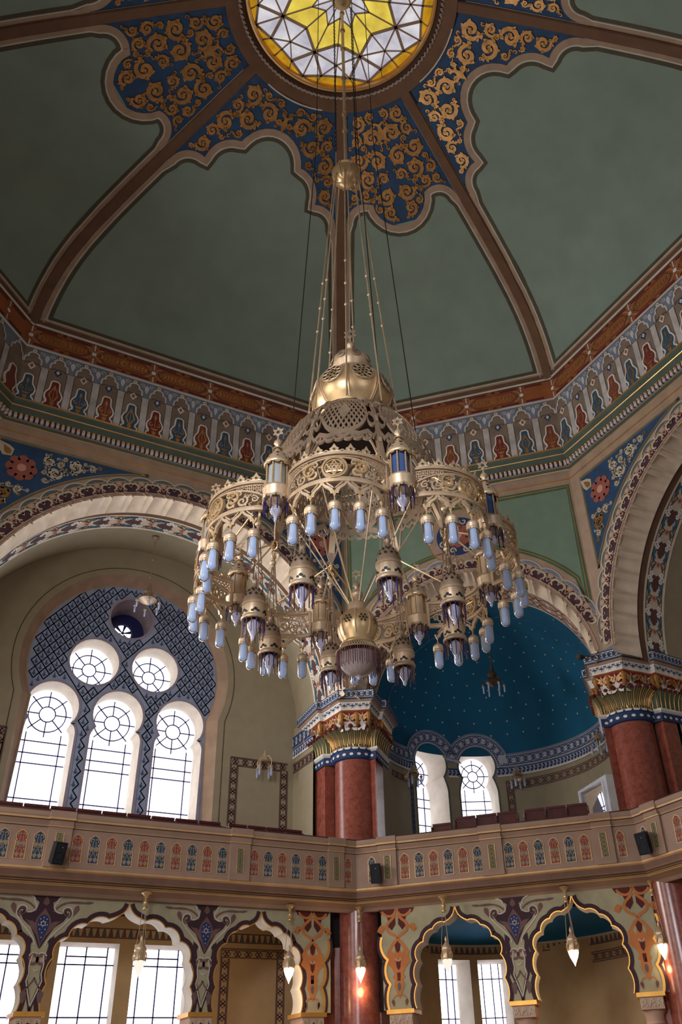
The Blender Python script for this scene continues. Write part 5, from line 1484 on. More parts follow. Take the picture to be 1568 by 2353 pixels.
# crowning bulbs
def openrose(m, c, ax, r, mat, dk):
    """pierced rose lying on a bulb: dark holes ringed in brass"""
    e = ax[2]
    for k in range(9):
        a = 2 * pi * k / 9; p = Vector(c) + ax[0] * (r * .72 * cos(a)) + ax[1] * (r * .72 * sin(a))
        m.face([p + ax[0] * (r * .15 * cos(q * pi / 4)) + ax[1] * (r * .15 * sin(q * pi / 4)) + e * .012 for q in range(8)], dk)
        m.tube([p + ax[0] * (r * .19 * cos(q * pi / 4)) + ax[1] * (r * .19 * sin(q * pi / 4)) + e * .006 for q in range(9)], .007, mat, 4, cap=False)
    for k in range(6):
        a = 2 * pi * k / 6 + .3; p = Vector(c) + ax[0] * (r * .36 * cos(a)) + ax[1] * (r * .36 * sin(a))
        m.face([p + ax[0] * (r * .11 * cos(q * pi / 3)) + ax[1] * (r * .11 * sin(q * pi / 3)) + e * .016 for q in range(6)], dk)
    m.tube([Vector(c) + ax[0] * (r * .98 * cos(q * pi / 9)) + ax[1] * (r * .98 * sin(q * pi / 9)) + e * .0 for q in range(19)], .008, mat, 4, cap=False)
    m.face([Vector(c) + ax[0] * (r * .13 * cos(q * pi / 4)) + ax[1] * (r * .13 * sin(q * pi / 4)) + e * .018 for q in range(8)], dk)
m = MB()
bp = [(.24, 11.56), (.25, 11.48), (.36, 11.43), (.48, 11.36), (.58, 11.24), (.632, 11.10), (.632, 11.0), (.60, 10.88), (.53, 10.77), (.46, 10.70), (.44, 10.66), (.50, 10.62), (.54, 10.56), (.50, 10.50)]
m.lathe(bp, (0, 0, 0), brassb, 48, fn=lambda a, z: 1 + .012 * abs(cos(4 * (a - PH))) ** .4)
for k in range(8):
    a = PH + k * pi / 4 + pi / 8
    for da in (-.03, .03): m.tube([Vector((r * 1.015 * cos(a + da), r * 1.015 * sin(a + da), z)) for r, z in bp[2:10]], .012, brass, 5)
    a = PH + k * pi / 4; r_, z_ = .625, 11.10
    n = Vector((cos(a) * .97, sin(a) * .97, .22)).normalized(); t = Vector((-sin(a), cos(a), 0)); u = n.cross(t)
    openrose(m, Vector((r_ * cos(a), r_ * sin(a), z_)), (t, u, n), .185, brass, black)
m.build('large_pierced_bulb', CH, smooth=50)
m = MB()
sp = [(.04, 12.12), (.08, 12.02), (.16, 11.97), (.26, 11.91), (.315, 11.84), (.325, 11.77), (.30, 11.69), (.26, 11.64), (.25, 11.61), (.29, 11.58), (.29, 11.55), (.24, 11.53)]
m.lathe(sp, (0, 0, 0), brass, 36)
for k in range(8):
    a = PH + k * pi / 4; n = Vector((cos(a), sin(a), .25)).normalized(); t = Vector((-sin(a), cos(a), 0)); openrose(m, Vector((.322 * cos(a), .322 * sin(a), 11.79)), (t, n.cross(t), n), .075, brassd, black)
m.build('small_bulb', CH, smooth=50)
def finial(m, p, s, mat=brass, ang=0.):
    x, y, z = p
    m.lathe([(.001, .42 * s), (.03 * s, .38 * s), (.05 * s, .30 * s), (.11 * s, .25 * s), (.12 * s, .19 * s), (.06 * s, .13 * s), (.05 * s, .06 * s), (.14 * s, .0), (.14 * s, -.03 * s)], (x, y, z), mat, 12)
    e = Vector((cos(ang), sin(ang), 0)); G = lambda u, v, w=0.: tuple(Vector((x, y, z + .62 * s)) + e * u + Vector((0, 0, v)) + Vector((-e.y, e.x, 0)) * w)
    m.tube([(x, y, z + .4 * s), (x, y, z + .52 * s)], .02 * s, mat, 5)
    for q in (pi / 2, -pi / 2): m.stroke(G, [(.15 * s * cos(q + k * 2 * pi / 3), .15 * s * sin(q + k * 2 * pi / 3)) for k in range(3)], .035 * s, .012 * s, mat, -.012 * s, True, closed=True)
m = MB(); finial(m, (0, 0, 12.08), .68, brass, radians(-40)); m.build('star_finial', CH, smooth=40)

# domed cage of eight pierced ribs and panels
cage_prof = [(.50, 10.56), (.74, 10.42), (.98, 10.10), (1.17, 9.68), (1.28, 9.24), (1.34, 8.98), (1.38, 8.78)]
def cage_at(t):
    n = len(cage_prof) - 1; x = t * n; i = min(int(x), n - 1); f = x - i
    a, b = cage_prof[i], cage_prof[i + 1]; return (a[0] + (b[0] - a[0]) * f, a[1] + (b[1] - a[1]) * f)
def cage_map(k):
    def G(u, t, w=0.):
        r, z = cage_at(max(0., min(1., t))); a = PH + (k + .5) * pi / 4 + u * pi / 8
        return ((r + w) * cos(a), (r + w) * sin(a), z + w * .6)
    return G
m0 = MB(); G = cage_map(0)
def rib2(pts, wd): m0.stroke(G, pts, wd, .012, brassd, -.012, True)
# latticed oval field
ov = arc(0, .42, .74, 0, 360, 28, .20)
m0.stroke(G, ov[:-1], .035, .014, brassd, -.014, True, closed=True)
for i in range(-9, 10):
    for sg in (-1, 1):
        c = i * .16; pts = []
        for j in range(25):
            y = .22 + .4 * j / 24.; x = c + sg * (y - .42) * 2.2
            if (x / .73) ** 2 + ((y - .42) / .195) ** 2 < 1: pts.append((x, y))
        if len(pts) > 2: m0.stroke(G, pts[::3] + [pts[-1]], .024, .006, brassd, -.006, True)
m0.poly(G, [(0, .52), (.22, .42), (0, .32), (-.22, .42)], .016, brassd, .0, True)
rib2([(-1, .04), (1, .04)], .05); rib2([(-1, .2), (-.5, .13), (0, .19), (.5, .13), (1, .2)], .03)
for sx in (-1, 1):
    rib2([(sx * .98, t / 12.) for t in range(13)], .10)
    rib2([(sx * .98, .60), (sx * .84, .66), (sx * .7, .62), (sx * .45, .645), (sx * .2, .63), (0, .67)], .035)
    rib2(bez((sx * .97, .98), (sx * .80, .85), (sx * .84, .72), (sx * .62, .655), 8), .035)
    rib2(arc(sx * .84, .50, .12, 0, 330, 10, .06), .025); rib2(arc(sx * .80, .28, .14, 0, 330, 10, .05), .025)
    for t in (.2, .35, .5, .7): m0.disc(G, sx * .98, t, .035, .02, brass, 8)
for i in range(-3, 3): rib2(arc(i * .26 + .13, .655, .13, 180, 360, 6, -.04), .03)
for k in range(8):
    if k == 0: o0 = m0.build('pierced_cage_panel', CH)
    else:
        o = o0.copy(); C.objects.link(o); o.parent = CH; o.rotation_euler = (0, 0, k * pi / 4)
def around(o0, n=8):
    """copies about the chandelier axis"""
    r = [o0]
    for k in range(1, n):
        c = o0.copy(); C.objects.link(c); c.parent = CH; a = k * 2 * pi / n
        c.location = Matrix.Rotation(a, 3, 'Z') @ o0.location; c.rotation_euler = (0, 0, a)
        for ch in o0.children:
            d = ch.copy(); C.objects.link(d); d.parent = c
        r.append(c)
    return r
# dark disc set inside the cage
m = MB(); m.lathe([(.001, 10.2), (.62, 10.2), (.62, 10.24), (.3, 10.3)], (0, 0, 0), mk('dark_inner_disc', (52, 42, 36), .6), 24); m.build('inner_disc', CH)
# flat straps from the cage to the hooks, and rods from the hooks to the ring
m = MB(); p = lambda r, z, off=0.: Vector((r * cos(PH), r * sin(PH), z)) + Vector((-sin(PH), cos(PH), 0)) * off
pr_ = [(.95, 9.6), (1.12, 9.45), (1.26, 9.2), (1.33, 9.0), (1.37, 8.85)]
m.grid([[p(r, z, -.05), p(r, z, .05)] for r, z in pr_], brassb); m.grid([[p(r - .012, z, -.05), p(r - .012, z, .05)] for r, z in pr_], brass)
m.tube([p(1.39 + .05 * sin(q), 8.72 + .08 * cos(q)) for q in [j * pi / 6 for j in range(13)]], .014, brassb, 5, cap=False)
m.tube([p(1.40 + .0, 8.56 + .07 * cos(q), .05 * sin(q)) for q in [j * pi / 6 for j in range(13)]], .013, brassb, 5, cap=False)
m.tube([p(1.41, 8.75), p(2.0, 8.27)], .016, brass, 5)
q1 = Vector(ringpos(2.0, .5, 8.2)); m.tube([p(1.41, 8.75), q1], .013, brassb, 5); q1 = Vector(ringpos(2.0, -.5, 8.2)); m.tube([p(1.41, 8.75), q1], .013, brassb, 5)
beads(m, p(1.41, 8.42), .05, brass); m.tube([p(1.41, 8.5), p(1.41, 8.32)], .02, brass, 6)
around(m.build('hook_strap', CH, loc=ringpos(1.4, 0, 8.8)))

# ring panel: bulging pierced band with crown cresting and pendant arches
ch_, sg_ = .62, .36; RB = (ch_ ** 2 + sg_ ** 2) / (2 * sg_); C0 = 2.265 - RB; UM = RB * asin(ch_ / RB)
UMX = UM if sg_ < RB else UM
a_mid = PH + pi / 8
er, et = Vector((cos(a_mid), sin(a_mid), 0)), Vector((-sin(a_mid), cos(a_mid), 0))
def Gp(u, v, w=0.):
    q = u / RB; p = er * (C0 + (RB + w) * cos(q)) - et * ((RB + w) * sin(q)); return (p.x, p.y, 7.785 + v)
def fine(pts, st=.06):
    o = []
    for a, b in zip(pts, pts[1:]):
        n = max(1, int(hypot(b[0] - a[0], b[1] - a[1]) / st)); o += [(a[0] + (b[0] - a[0]) * i / n, a[1] + (b[1] - a[1]) * i / n) for i in range(n)]
    return o + [pts[-1]]
m = MB(); W = .72
def S_(pts, wd, mt=brass, t=.012): m.stroke(Gp, pts, wd, t, mt, -t, True)
for v, wd, t in ((.01, .045, .022), (.05, .014, .012), (.415, .04, .022), (.37, .012, .012)): S_(fine([(-W, v), (W, v)]), wd, brass, t)
for sx in (-1, 1): S_([(sx * W, 0), (sx * W, .43)], .04, brass, .02)
S_(fine(bez((-W, .20), (-.35, .40), (.35, .40), (W, .20), 16)), .022)
S_(arc(0, .20, .145, 0, 360, 24)[:-1] + [(.145, .20)], .026, brassb, .022); S_(arc(0, .20, .115, 0, 360, 20), .010, brass, .015)
for q in (pi / 2, -pi / 2): m.stroke(Gp, [(.105 * cos(q + k * 2 * pi / 3), .20 + .105 * sin(q + k * 2 * pi / 3)) for k in range(3)], .020, .018, brassb, -.018, True, closed=True)
for k in range(6): S_(arc(.05 * cos(k * pi / 3), .2 + .05 * sin(k * pi / 3), .022, 0, 360, 6), .01)
S_(arc(0, .2, .025, 0, 360, 6), .012)
hp = [(.17, .05), (.68, .05), (.68, .20), (.40, .315), (.14, .355), (.165, .25)]
for sx in (-1, 1):
    Gs = lambda u, v, w=0., sx=sx: Gp(sx * u, v, w)
    scrolls(m, Gs, hp, .022, .088, 4, .012, brass, -.012, True, wf=.34, tries=1600)
    p_, w_ = spiral(.30, .20, .105, 2.2, -1, 1.2, 18, .26); m.stroke(Gs, p_, w_, .03, brassb, -.012, True)
    # honeycomb of small rings in the upper corners
    for i in range(9):
        for j in range(4):
            x, y = .70 - i * .055 - (j % 2) * .027, .345 - j * .036
            t = .22 + (.36 - .22) * (1 - (x / W) ** 2) 
            if y > t + .012 and x > .1: m.stroke(Gs, arc(x, y, .019, 0, 300, 6), .008, .008, brass, -.008, True, closed=True)
hole = []
# cresting
for i in range(7):
    c = -.60 + i * .20
    o = [(c - .085, .43), (c - .075, .455), (c - .04, .46), (c - .06, .49), (c - .03, .51), (c, .565), (c + .03, .51), (c + .06, .49), (c + .04, .46), (c + .075, .455), (c + .085, .43)]
    m.poly(Gp, o, .012, brass, -.012, True); m.disc(Gp, c, .475, .014, .016, black, 6); m.stroke(Gp, arc(c, .475, .02, 0, 300, 6), .008, .018, brassb, .01, closed=True)
    if i < 6:
        c2 = c + .10; m.stroke(Gp, [(c2 - .03, .43), (c2 - .02, .46), (c2, .47), (c2 + .02, .46), (c2 + .03, .43)], .014, .010, brass, -.010, True)
# pendant arches
PU = [-.60, -.30, 0., .30, .60]
for i, c in enumerate(PU):
    for sx in (-1, 1):
        if abs(c + sx * .15) > .70: continue
        m.stroke(Gp, bez((c + sx * .02, -.18), (c + sx * .04, -.07), (c + sx * .12, -.10), (c + sx * .148, -.005), 8), [.05, .045, .04, .035, .035, .035, .03, .03, .03], .016, brass, -.016, True)
        m.stroke(Gp, bez((c + sx * .01, -.10), (c + sx * .05, -.05), (c + sx * .08, -.04), (c + sx * .10, -.005), 6), .016, .010, brass, -.010, True)
    m.disc(Gp, c, -.06, .022, .022, black, 8); m.stroke(Gp, [(c - .03, -.13), (c, -.21), (c + .03, -.13)], .025, .016, brassb, -.016, True)
pan = around(m.build('ring_panel', CH, loc=Gp(0, .2)))

# glass tube pendants hung below every panel
def pendant(p):
    x, y, z = p
    m = MB()
    m.tube([(x, y, z + .02), (x, y, z - .06)], .008, brass, 5)
    m.lathe([(.001, -.05), (.02, -.055), (.03, -.075), (.06, -.09), (.078, -.115), (.080, -.14), (.074, -.15), (.082, -.155), (.082, -.17), (.07, -.185), (.0745, -.20)], (x, y, z), brass, 18)
    for k in range(14):
        a = 2 * pi * k / 14; m.disc(lambda u, v, w=0.: (x + (.074 + w) * cos(a) - u * sin(a), y + (.074 + w) * sin(a) + u * cos(a), z - .20 + v), 0, 0, .017, .002, brass, 6, -.002, True)
    o = m.build('tube_pendant', CH, smooth=50, loc=(x, y, z))
    m = MB(); m.lathe([(.056, -.17), (.066, -.19), (.068, -.24), (.067, -.40), (.062, -.435), (.045, -.462), (.02, -.475), (.001, -.478)], (x, y, z), tubeg, 20); m.build('glass_tube', o, smooth=80)
    m = MB(); m.lathe([(.03, -.17), (.03, -.30), (.02, -.315), (.001, -.318)], (x, y, z), filam, 10); m.build('lamp', o, smooth=60)
    return o
for c in PU:
    around(pendant(Gp(c, -.22)))

# eight standing lanterns on the ring
def lantern(k, glass):
    x, y, _ = ringpos(2.035, k, 0); Z = 7.80
    m = MB()
    m.lathe([(.10, Z + .04), (.15, Z + .05), (.165, Z + .07), (.165, Z + .17), (.172, Z + .18), (.172, Z + .20), (.16, Z + .22), (.14, Z + .235), (.001, Z + .24)], (x, y, 0), brass, 28)
    for i in range(8):
        a = 2 * pi * i / 8
        G = lambda u, v, w=0.: (x + (.163 + w) * cos(a + u / .163), y + (.163 + w) * sin(a + u / .163), Z + v)
        m.poly(G, [(-.062, .07), (-.045, .02), (-.02, .03), (0, -.02), (.02, .03), (.045, .02), (.062, .07)], .004, brass, -.004, True)
    m.lathe([(.001, Z + .03), (.12, Z + .03), (.10, Z - .01), (.06, Z - .03), (.04, Z - .04)], (x, y, 0), brassd, 20)
    o = m.build('ring_lantern', CH, smooth=40, loc=(x, y, Z))
    m = MB()
    for i in range(8):
        a = 2 * pi * i / 8; q = (x + .135 * cos(a), y + .135 * sin(a)); m.tube([q + (Z + .23,), q + (Z + .57,)], .010, brassb, 6)
        for j in range(9): m.lathe([(.001, .014), (.014, 0), (.001, -.014)], q + (Z + .25 + j * .036,), brass, 6)
    m.build('lantern_columns', o)
    m = MB(); ai = atan2(-y, -x)
    m.grid([[(x + .122 * cos(ai + b), y + .122 * sin(ai + b), z) for b in [-1.35 + 2.7 * j / 12 for j in range(13)]] for z in (Z + .23, Z + .57)], brass); m.build('back_plate', o, smooth=60)
    m = MB(); m.lathe([(.108, Z + .235), (.108, Z + .56)], (x, y, 0), glass, 24); m.build('lantern_glass', o, smooth=80)
    m = MB()
    m.lathe([(.155, Z + .56), (.165, Z + .575), (.16, Z + .60), (.14, Z + .66), (.11, Z + .72), (.07, Z + .77), (.035, Z + .82), (.03, Z + .86)], (x, y, 0), brass, 24, fn=lambda a, z: 1 + .05 * sin(8 * a) ** 2)
    for i in range(8):
        a = 2 * pi * (i + .5) / 8; G = lambda u, v, w=0.: (x + (.15 + w) * cos(a + u / .15), y + (.15 + w) * sin(a + u / .15), Z + v)
        m.disc(G, 0, .58, .045, .012, brassb, 10, -.004, True)
        for dz, r_ in ((.655, .135), (.715, .108)):
            G2 = lambda u, v, w=0.: (x + (r_ + .012 + w) * cos(a), y + (r_ + .012 + w) * sin(a), Z + v); q = Vector((x + (r_ + .01) * cos(a), y + (r_ + .01) * sin(a), Z + dz)); t = Vector((-sin(a), cos(a), 0)); u_ = Vector((-cos(a) * .5, -sin(a) * .5, .8))
            m.face([q + t * .022 * cos(j * pi / 3) + u_ * .028 * sin(j * pi / 3) for j in range(6)], black)
    finial(m, (x, y, Z + .85), .45, brass, radians(-40))
    m.build('lantern_dome', o, smooth=50)
    m = MB(); m.lathe([(.03, Z - .02), (.07, Z - .04), (.082, Z - .085), (.07, Z - .14), (.035, Z - .19), (.022, Z - .215), (.026, Z - .235), (.014, Z - .26), (.001, Z - .275)], (x, y, 0), dropg, 20); m.build('glass_drop', o, smooth=80)
    m = MB()
    for i in range(12):
        a = 2 * pi * (i + .5) / 12; q = (x + .15 * cos(a), y + .15 * sin(a)); m.tube([q + (Z + .03,), q + (Z - .16,)], .008, (rodb, rodv)[i % 2], 5)
    m.build('glass_rods', o)
for k in range(8): lantern(k, panelg if k in (1, 2, 5) else panelw)

# eight lanterns hung on cords inside the ring
def hung():
    x, y, _ = ringpos(1.41, 0, 0); Z = 7.0
    m = MB()
    for i in range(4):
        a = pi / 4 + i * pi / 2; p0 = Vector((x + .02 * cos(a), y + .02 * sin(a), 8.34)); p1 = Vector((x + .12 * cos(a), y + .12 * sin(a), Z + .27)); m.tube([p0, p1], .008, brassd, 5)
        for t in (.35, .7): beads(m, p0.lerp(p1, t), .016, brass)
    o = m.build('hanging_lantern', CH, smooth=50, loc=(x, y, Z))
    m = MB(); m.lathe([(.15, Z + .17), (.145, Z + .24), (.12, Z + .31), (.08, Z + .36), (.04, Z + .42), (.03, Z + .47), (.045, Z + .50), (.02, Z + .54), (.012, Z + .60), (.001, Z + .66)], (x, y, 0), brassd, 24)
    for i in range(12):
        for j, (r_, dz) in enumerate(((.14, .25), (.115, .315), (.08, .355))):
            a = 2 * pi * (i + .5 * (j % 2)) / 12; q = Vector((x + (r_ + .012) * cos(a), y + (r_ + .012) * sin(a), Z + dz)); t = Vector((-sin(a), cos(a), 0)); u_ = Vector((-cos(a) * .4, -sin(a) * .4, .85)); s_ = r_ / .14
            m.face([q + t * .022 * s_ * cos(e * pi / 2) + u_ * .028 * sin(e * pi / 2) for e in range(4)], black)
    m.build('openwork_dome', o, smooth=50)
    m = MB(); m.lathe([(.15, Z + .17), (.165, Z + .15), (.165, Z + .12), (.155, Z + .11), (.155, Z + .0), (.15, Z - .03), (.165, Z - .05), (.17, Z - .07), (.16, Z - .09), (.13, Z - .09)], (x, y, 0), brass, 28)
    for i in range(6):
        a = 2 * pi * i / 6; G = lambda u, v, w=0.: (x + (.158 + w) * cos(a + u / .158), y + (.158 + w) * sin(a + u / .158), Z + v)
        m.poly(G, [(-.06, -.02), (-.05, .01), (-.03, .005), (-.02, .03), (0, .04), (.02, .03), (.03, .005), (.05, .01), (.06, -.02)], .004, black)
    m.build('brass_band', o, smooth=40)
    m = MB(); m.lathe([(.05, Z - .06), (.085, Z - .10), (.09, Z - .15), (.07, Z - .22), (.04, Z - .28), (.025, Z - .32), (.028, Z - .335), (.012, Z - .36), (.001, Z - .375)], (x, y, 0), dropg, 20); m.build('glass_drop', o, smooth=80)
    m = MB()
    for i in range(14):
        a = 2 * pi * i / 14; q = (x + .145 * cos(a), y + .145 * sin(a)); m.tube([q + (Z - .08,), q + (Z - (.30 if i % 2 else .34),)], .008, (rodb, rodv, roda)[i % 3], 5)
    m.build('glass_rods', o)
    return o
around(hung())

# central bowl below the ring
m = MB(); m.lathe([(.10, 7.22), (.17, 7.19), (.23, 7.12), (.264, 7.03), (.268, 6.96), (.25, 6.87), (.22, 6.80), (.20, 6.75), (.22, 6.73), (.235, 6.70), (.21, 6.68)], (0, 0, 0), brassb, 40)
for k in range(8):
    a = PH + k * pi / 4; n = Vector((cos(a), sin(a), .12)).normalized(); t = Vector((-sin(a), cos(a), 0)); u = n.cross(t); c = Vector((.27 * cos(a), .27 * sin(a), 7.0))
    for q in range(6):
        d = t * cos(q * pi / 3) + u * sin(q * pi / 3); e = t * -sin(q * pi / 3) + u * cos(q * pi / 3)
        m.face([c + d * .03 + n * .006, c + d * .045 + e * .018 + n * .006, c + d * .068 + n * .004, c + d * .045 - e * .018 + n * .006], black)
    m.face([c + t * .02 * cos(j * pi / 3) + u * .02 * sin(j * pi / 3) + n * .008 for j in range(6)], black)
    a += pi / 8
    for da in (-.02, .02): m.tube([Vector((r * 1.01 * cos(a + da), r * 1.01 * sin(a + da), z)) for r, z in ((.17, 7.19), (.23, 7.12), (.264, 7.03), (.268, 6.96), (.25, 6.87), (.22, 6.80))], .007, brass, 4)
m.build('lower_bulb', CH, smooth=50)
m = MB(); m.lathe([(.12, 7.19), (.12, 7.30), (.07, 7.38), (.06, 7.42), (.085, 7.45), (.085, 7.50), (.05, 7.53), (.04, 7.55), (.001, 7.55)], (0, 0, 0), brass, 20); finial(m, (0, 0, 7.54), .42, brass, radians(-40)); m.build('bowl_finial', CH, smooth=50)
m = MB()
for k in range(48):
    for sg in (-1, 1):
        m.tube([Vector((r * cos(a), r * sin(a), z)) for r, z, a in ((.215, 6.70, 2 * pi * k / 48), (.25, 6.65, 2 * pi * (k + sg * .7) / 48), (.285, 6.60, 2 * pi * (k + sg * 1.4) / 48))], .006, brass, 4)
m.lathe([(.285, 6.605), (.30, 6.60), (.285, 6.59)], (0, 0, 0), brass, 48); m.lathe([(.21, 6.70), (.24, 6.70), (.235, 6.69)], (0, 0, 0), brassb, 48)
m.build('lattice_skirt', CH)
m = MB(); 
for k in range(60):
    a = 2 * pi * k / 60; r = .285; m.tube([(r * cos(a), r * sin(a), 6.60), (r * cos(a), r * sin(a), 6.36 if k % 2 else 6.33)], .0065, (rodv, roda, rodv)[k % 3], 4)
o = m.build('glass_rod_fringe', CH); o['kind'] = 'stuff'
m = MB(); m.lathe([(.24, 6.56), (.243, 6.48), (.225, 6.40), (.17, 6.33), (.09, 6.29), (.03, 6.275), (.001, 6.275)], (0, 0, 0), bowlg, 64, fn=lambda a, z: 1 + .012 * cos(32 * a)); m.build('glass_bowl', CH, smooth=30)
m = MB(); m.lathe([(.03, 6.28), (.045, 6.265), (.02, 6.25), (.025, 6.235), (.001, 6.22)], (0, 0, 0), dropg, 12); m.build('bowl_knob', CH, smooth=60)
for k in range(8):
    m = MB(); a = PH + k * pi / 4; m.tube([(.11 * cos(a), .11 * sin(a), 7.33), (1.24 * cos(a), 1.24 * sin(a), 9.3)], .011, brass, 5); m.build('bowl_stay', CH, smooth=60)

# ------------------------------------------------------------------ lamps under the balcony
glow = mk_emit('glowing_lamp_glass', (255, 232, 190), 9.0)
dim = mk_emit('unlit_lamp_glow', (250, 236, 220), 1.1)  # weak emission put into the white glass of lamps that are off
def pend_lamp(x, y, z, label, lit=True):
    r = empty('hanging_lamp', (x, y, z), label, 'lamp', 'brass lamps under the balcony')
    m = MB(); m.lathe([(.10, .0), (.11, -.02), (.06, -.05), (.03, -.10), (.02, -.14), (.05, -.18), (.055, -.21), (.03, -.25), (.05, -.28), (.05, -.31), (.03, -.32)], (x, y, z), brassb, 16); m.build('canopy', r, smooth=50)
    for i in range(3):
        m = MB(); a = 2 * pi * i / 3 + .5; m.tube([(x + .035 * cos(a), y + .035 * sin(a), z - .3), (x + .10 * cos(a), y + .10 * sin(a), z - 1.0)], .006, brass, 4); m.build('chain', r)
    m = MB(); m.lathe([(.001, -.78), (.02, -.82), (.03, -.86), (.02, -.90), (.06, -.95), (.10, -1.0), (.115, -1.04), (.10, -1.07), (.12, -1.10), (.105, -1.14), (.12, -1.22), (.10, -1.24)], (x, y, z), brass, 18, fn=lambda a, zz: 1 + .06 * cos(6 * a)); 
    for i in range(6): a = 2 * pi * i / 6; m.tube([(x + .11 * cos(a), y + .11 * sin(a), z - 1.08), (x + .135 * cos(a), y + .135 * sin(a), z - 1.16), (x + .115 * cos(a), y + .115 * sin(a), z - 1.25)], .012, brassb, 5)
    m.build('lamp_cap', r, smooth=50)
    m = MB(); m.lathe([(.075, -1.19), (.10, -1.23), (.105, -1.28), (.08, -1.36), (.045, -1.43), (.02, -1.48), (.001, -1.53)], (x, y, z), glow if lit else dim, 18); m.build('glass_flame', r, smooth=80)
    if lit:
        l = bpy.data.lights.new('lamp_light', 'POINT'); l.energy = 12; l.color = (1., .66, .34); l.shadow_soft_size = .12
        lo = bpy.data.objects.new('lamp_light', l); C.objects.link(lo); lo.parent = r; lo.location = (0, 0, -1.68)
pend_lamp(.152, 9.47, 5.37, 'unlit brass lamp hanging before the widest lower arch at left', False)
pend_lamp(3.42, 9.70, 5.34, 'glowing brass lamp left of the lower middle red column, before a pale arch reveal')
pend_lamp(5.086, 9.602, 5.37, 'glowing brass lamp hanging in front of the lower middle red column')
pend_lamp(6.30, 7.98, 5.37, 'dim brass lamp hanging before the bright window just right of the lower middle red column', False)
pend_lamp(8.317, 6.278, 5.37, 'glowing brass lamp hanging between the two rightmost lower arches')
pend_lamp(9.70, 5.12, 5.37, 'glowing brass lamp hanging at the lower right edge, before the red column')

# ------------------------------------------------------------------ loudspeakers on the parapet
spk = mk('speaker_black', (26, 27, 34), .55); spg = mk('speaker_grille', (34, 36, 46), .7)
def speaker(Mf, u, z, yaw, label, w=.20, h=.36, d=.24, tilt=18):
    c = Vector(Mf(u, z, .22)); n = Vector(Mf(0, 0, 1)) - Vector(Mf(0, 0, 0)); t = Vector(Mf(1, 0, 0)) - Vector(Mf(0, 0, 0)); up = Vector((0, 0, 1))
    q = Matrix.Rotation(radians(yaw), 3, 'Z'); n, t = q @ n, q @ t
    R_ = Matrix.Rotation(radians(tilt), 3, t); 
    if (R_ @ n).z > 0: R_ = Matrix.Rotation(radians(-tilt), 3, t)
    n, up = R_ @ n, R_ @ up
    r = empty('loudspeaker', c, label, 'speaker', 'black loudspeakers on the balcony')
    m = MB(); hw, hh, hd = w / 2, h / 2, d / 2
    def P(a, b, e): return c + t * a + up * b + n * e
    f = [P(-hw, -hh, hd), P(hw, -hh, hd), P(hw, hh, hd), P(-hw, hh, hd)]; bk = [P(-hw * .75, -hh * .96, -hd), P(hw * .75, -hh * .96, -hd), P(hw * .75, hh * .96, -hd), P(-hw * .75, hh * .96, -hd)]
    m.face(f, spk); m.face(bk, spk)
    for i in range(4): m.face([f[i], f[(i + 1) % 4], bk[(i + 1) % 4], bk[i]], spk)
    m.build('cabinet', r)
    m = MB(); G = lambda a, b, e=0.: tuple(P(a, b, hd + e)); m.stroke(G, [(-hw * .85, -hh * .9), (hw * .85, -hh * .9), (hw * .85, hh * .9), (-hw * .85, hh * .9)], .02, .012, spk, 0., closed=True)
    m.poly(G, [(-hw * .8, -hh * .85), (hw * .8, -hh * .85), (hw * .8, hh * .85), (-hw * .8, hh * .85)], .008, spg)
    m.stroke(G, arc(0, -hh * .25, hw * .62, 0, 360, 20), .015, .014, spk); m.disc(G, 0, hh * .5, .03, .014, spk, 10); m.disc(G, .02, hh * .55, .008, .02, white, 6); m.build('grille', r)
    m = MB(); w0 = Vector(Mf(u, z, .0)); m.tube([w0, P(0, 0, -hd)], .025, spk, 6); m.build('wall_bracket', r)
speaker(Gl, -1.76, 5.92, 12, 'black loudspeaker on the left of the balcony, over the front of a green panel', .23, .40)
speaker(Gd, -2.62, 5.94, 4, 'black loudspeaker on the balcony just right of its middle corner', .23, .40)
speaker(Gr, -4.52, 5.95, 25, 'black loudspeaker on the balcony at the right edge, tilted steeply', .25, .43, .27)

# ------------------------------------------------------------------ pews behind the rail
pewm = mk('dark_mahogany', (84, 40, 40), .4, noise=.2, scale=6)
def pew(Mf, u0, u1, w, zt, label, seg=.52):
    r = empty('wooden_pew', Mf((u0 + u1) / 2, 5.62, w), label, 'pew', 'dark wooden pews of the gallery')
    n = max(1, round((u1 - u0) / seg)); s_ = (u1 - u0) / n
    for i in range(n):
        m = MB(); a, b = u0 + i * s_ + .012, u0 + (i + 1) * s_ - .012
        m.box(Mf, a, b, 6.35, zt, w - .02, w + .02, pewm); m.box(Mf, a, b, zt - .05, zt, w - .03, w + .04, pewm); m.build('backrest', r)
        m = MB(); m.box(Mf, a, b, 6.02, 6.07, w + .0, w + .42, pewm); m.build('seat', r)
    for i in range(n + 1):
        u = u0 + i * s_; m = MB(); G = lambda x, y, e=0.: Mf(u + e, y, w + x)
        m.poly(G, [(-.03, 5.62), (.45, 5.62), (.45, 6.28), (.30, 6.32), (.08, 6.42), (.03, zt - .06), (-.03, zt - .06)], .018, pewm, -.018, True); m.build('end_panel', r)
        m = MB(); m.tube([Mf(u, zt - .10, w + .03), Mf(u, zt - .10, w + .12), Mf(u, zt - .22, w + .15)], .014, mk('pew_steel_bracket', (150, 146, 152), .3, .8), 5); m.build('bracket', r)
Pl = frame(90, 10.05)
pew(Pl, -2.95, 1.83, .0, 7.03, 'long dark wooden pew behind the balcony rail below the tall left windows')
pew(Pl, 2.0, 3.84, .0, 7.03, 'shorter dark wooden pew behind the balcony rail left of the middle column')
Pd = frame(45, 10.8)
pew(Pd, -1.46, -1.0, .0, 7.09, 'single dark wooden seat at the left end of the right hand pews', .5)
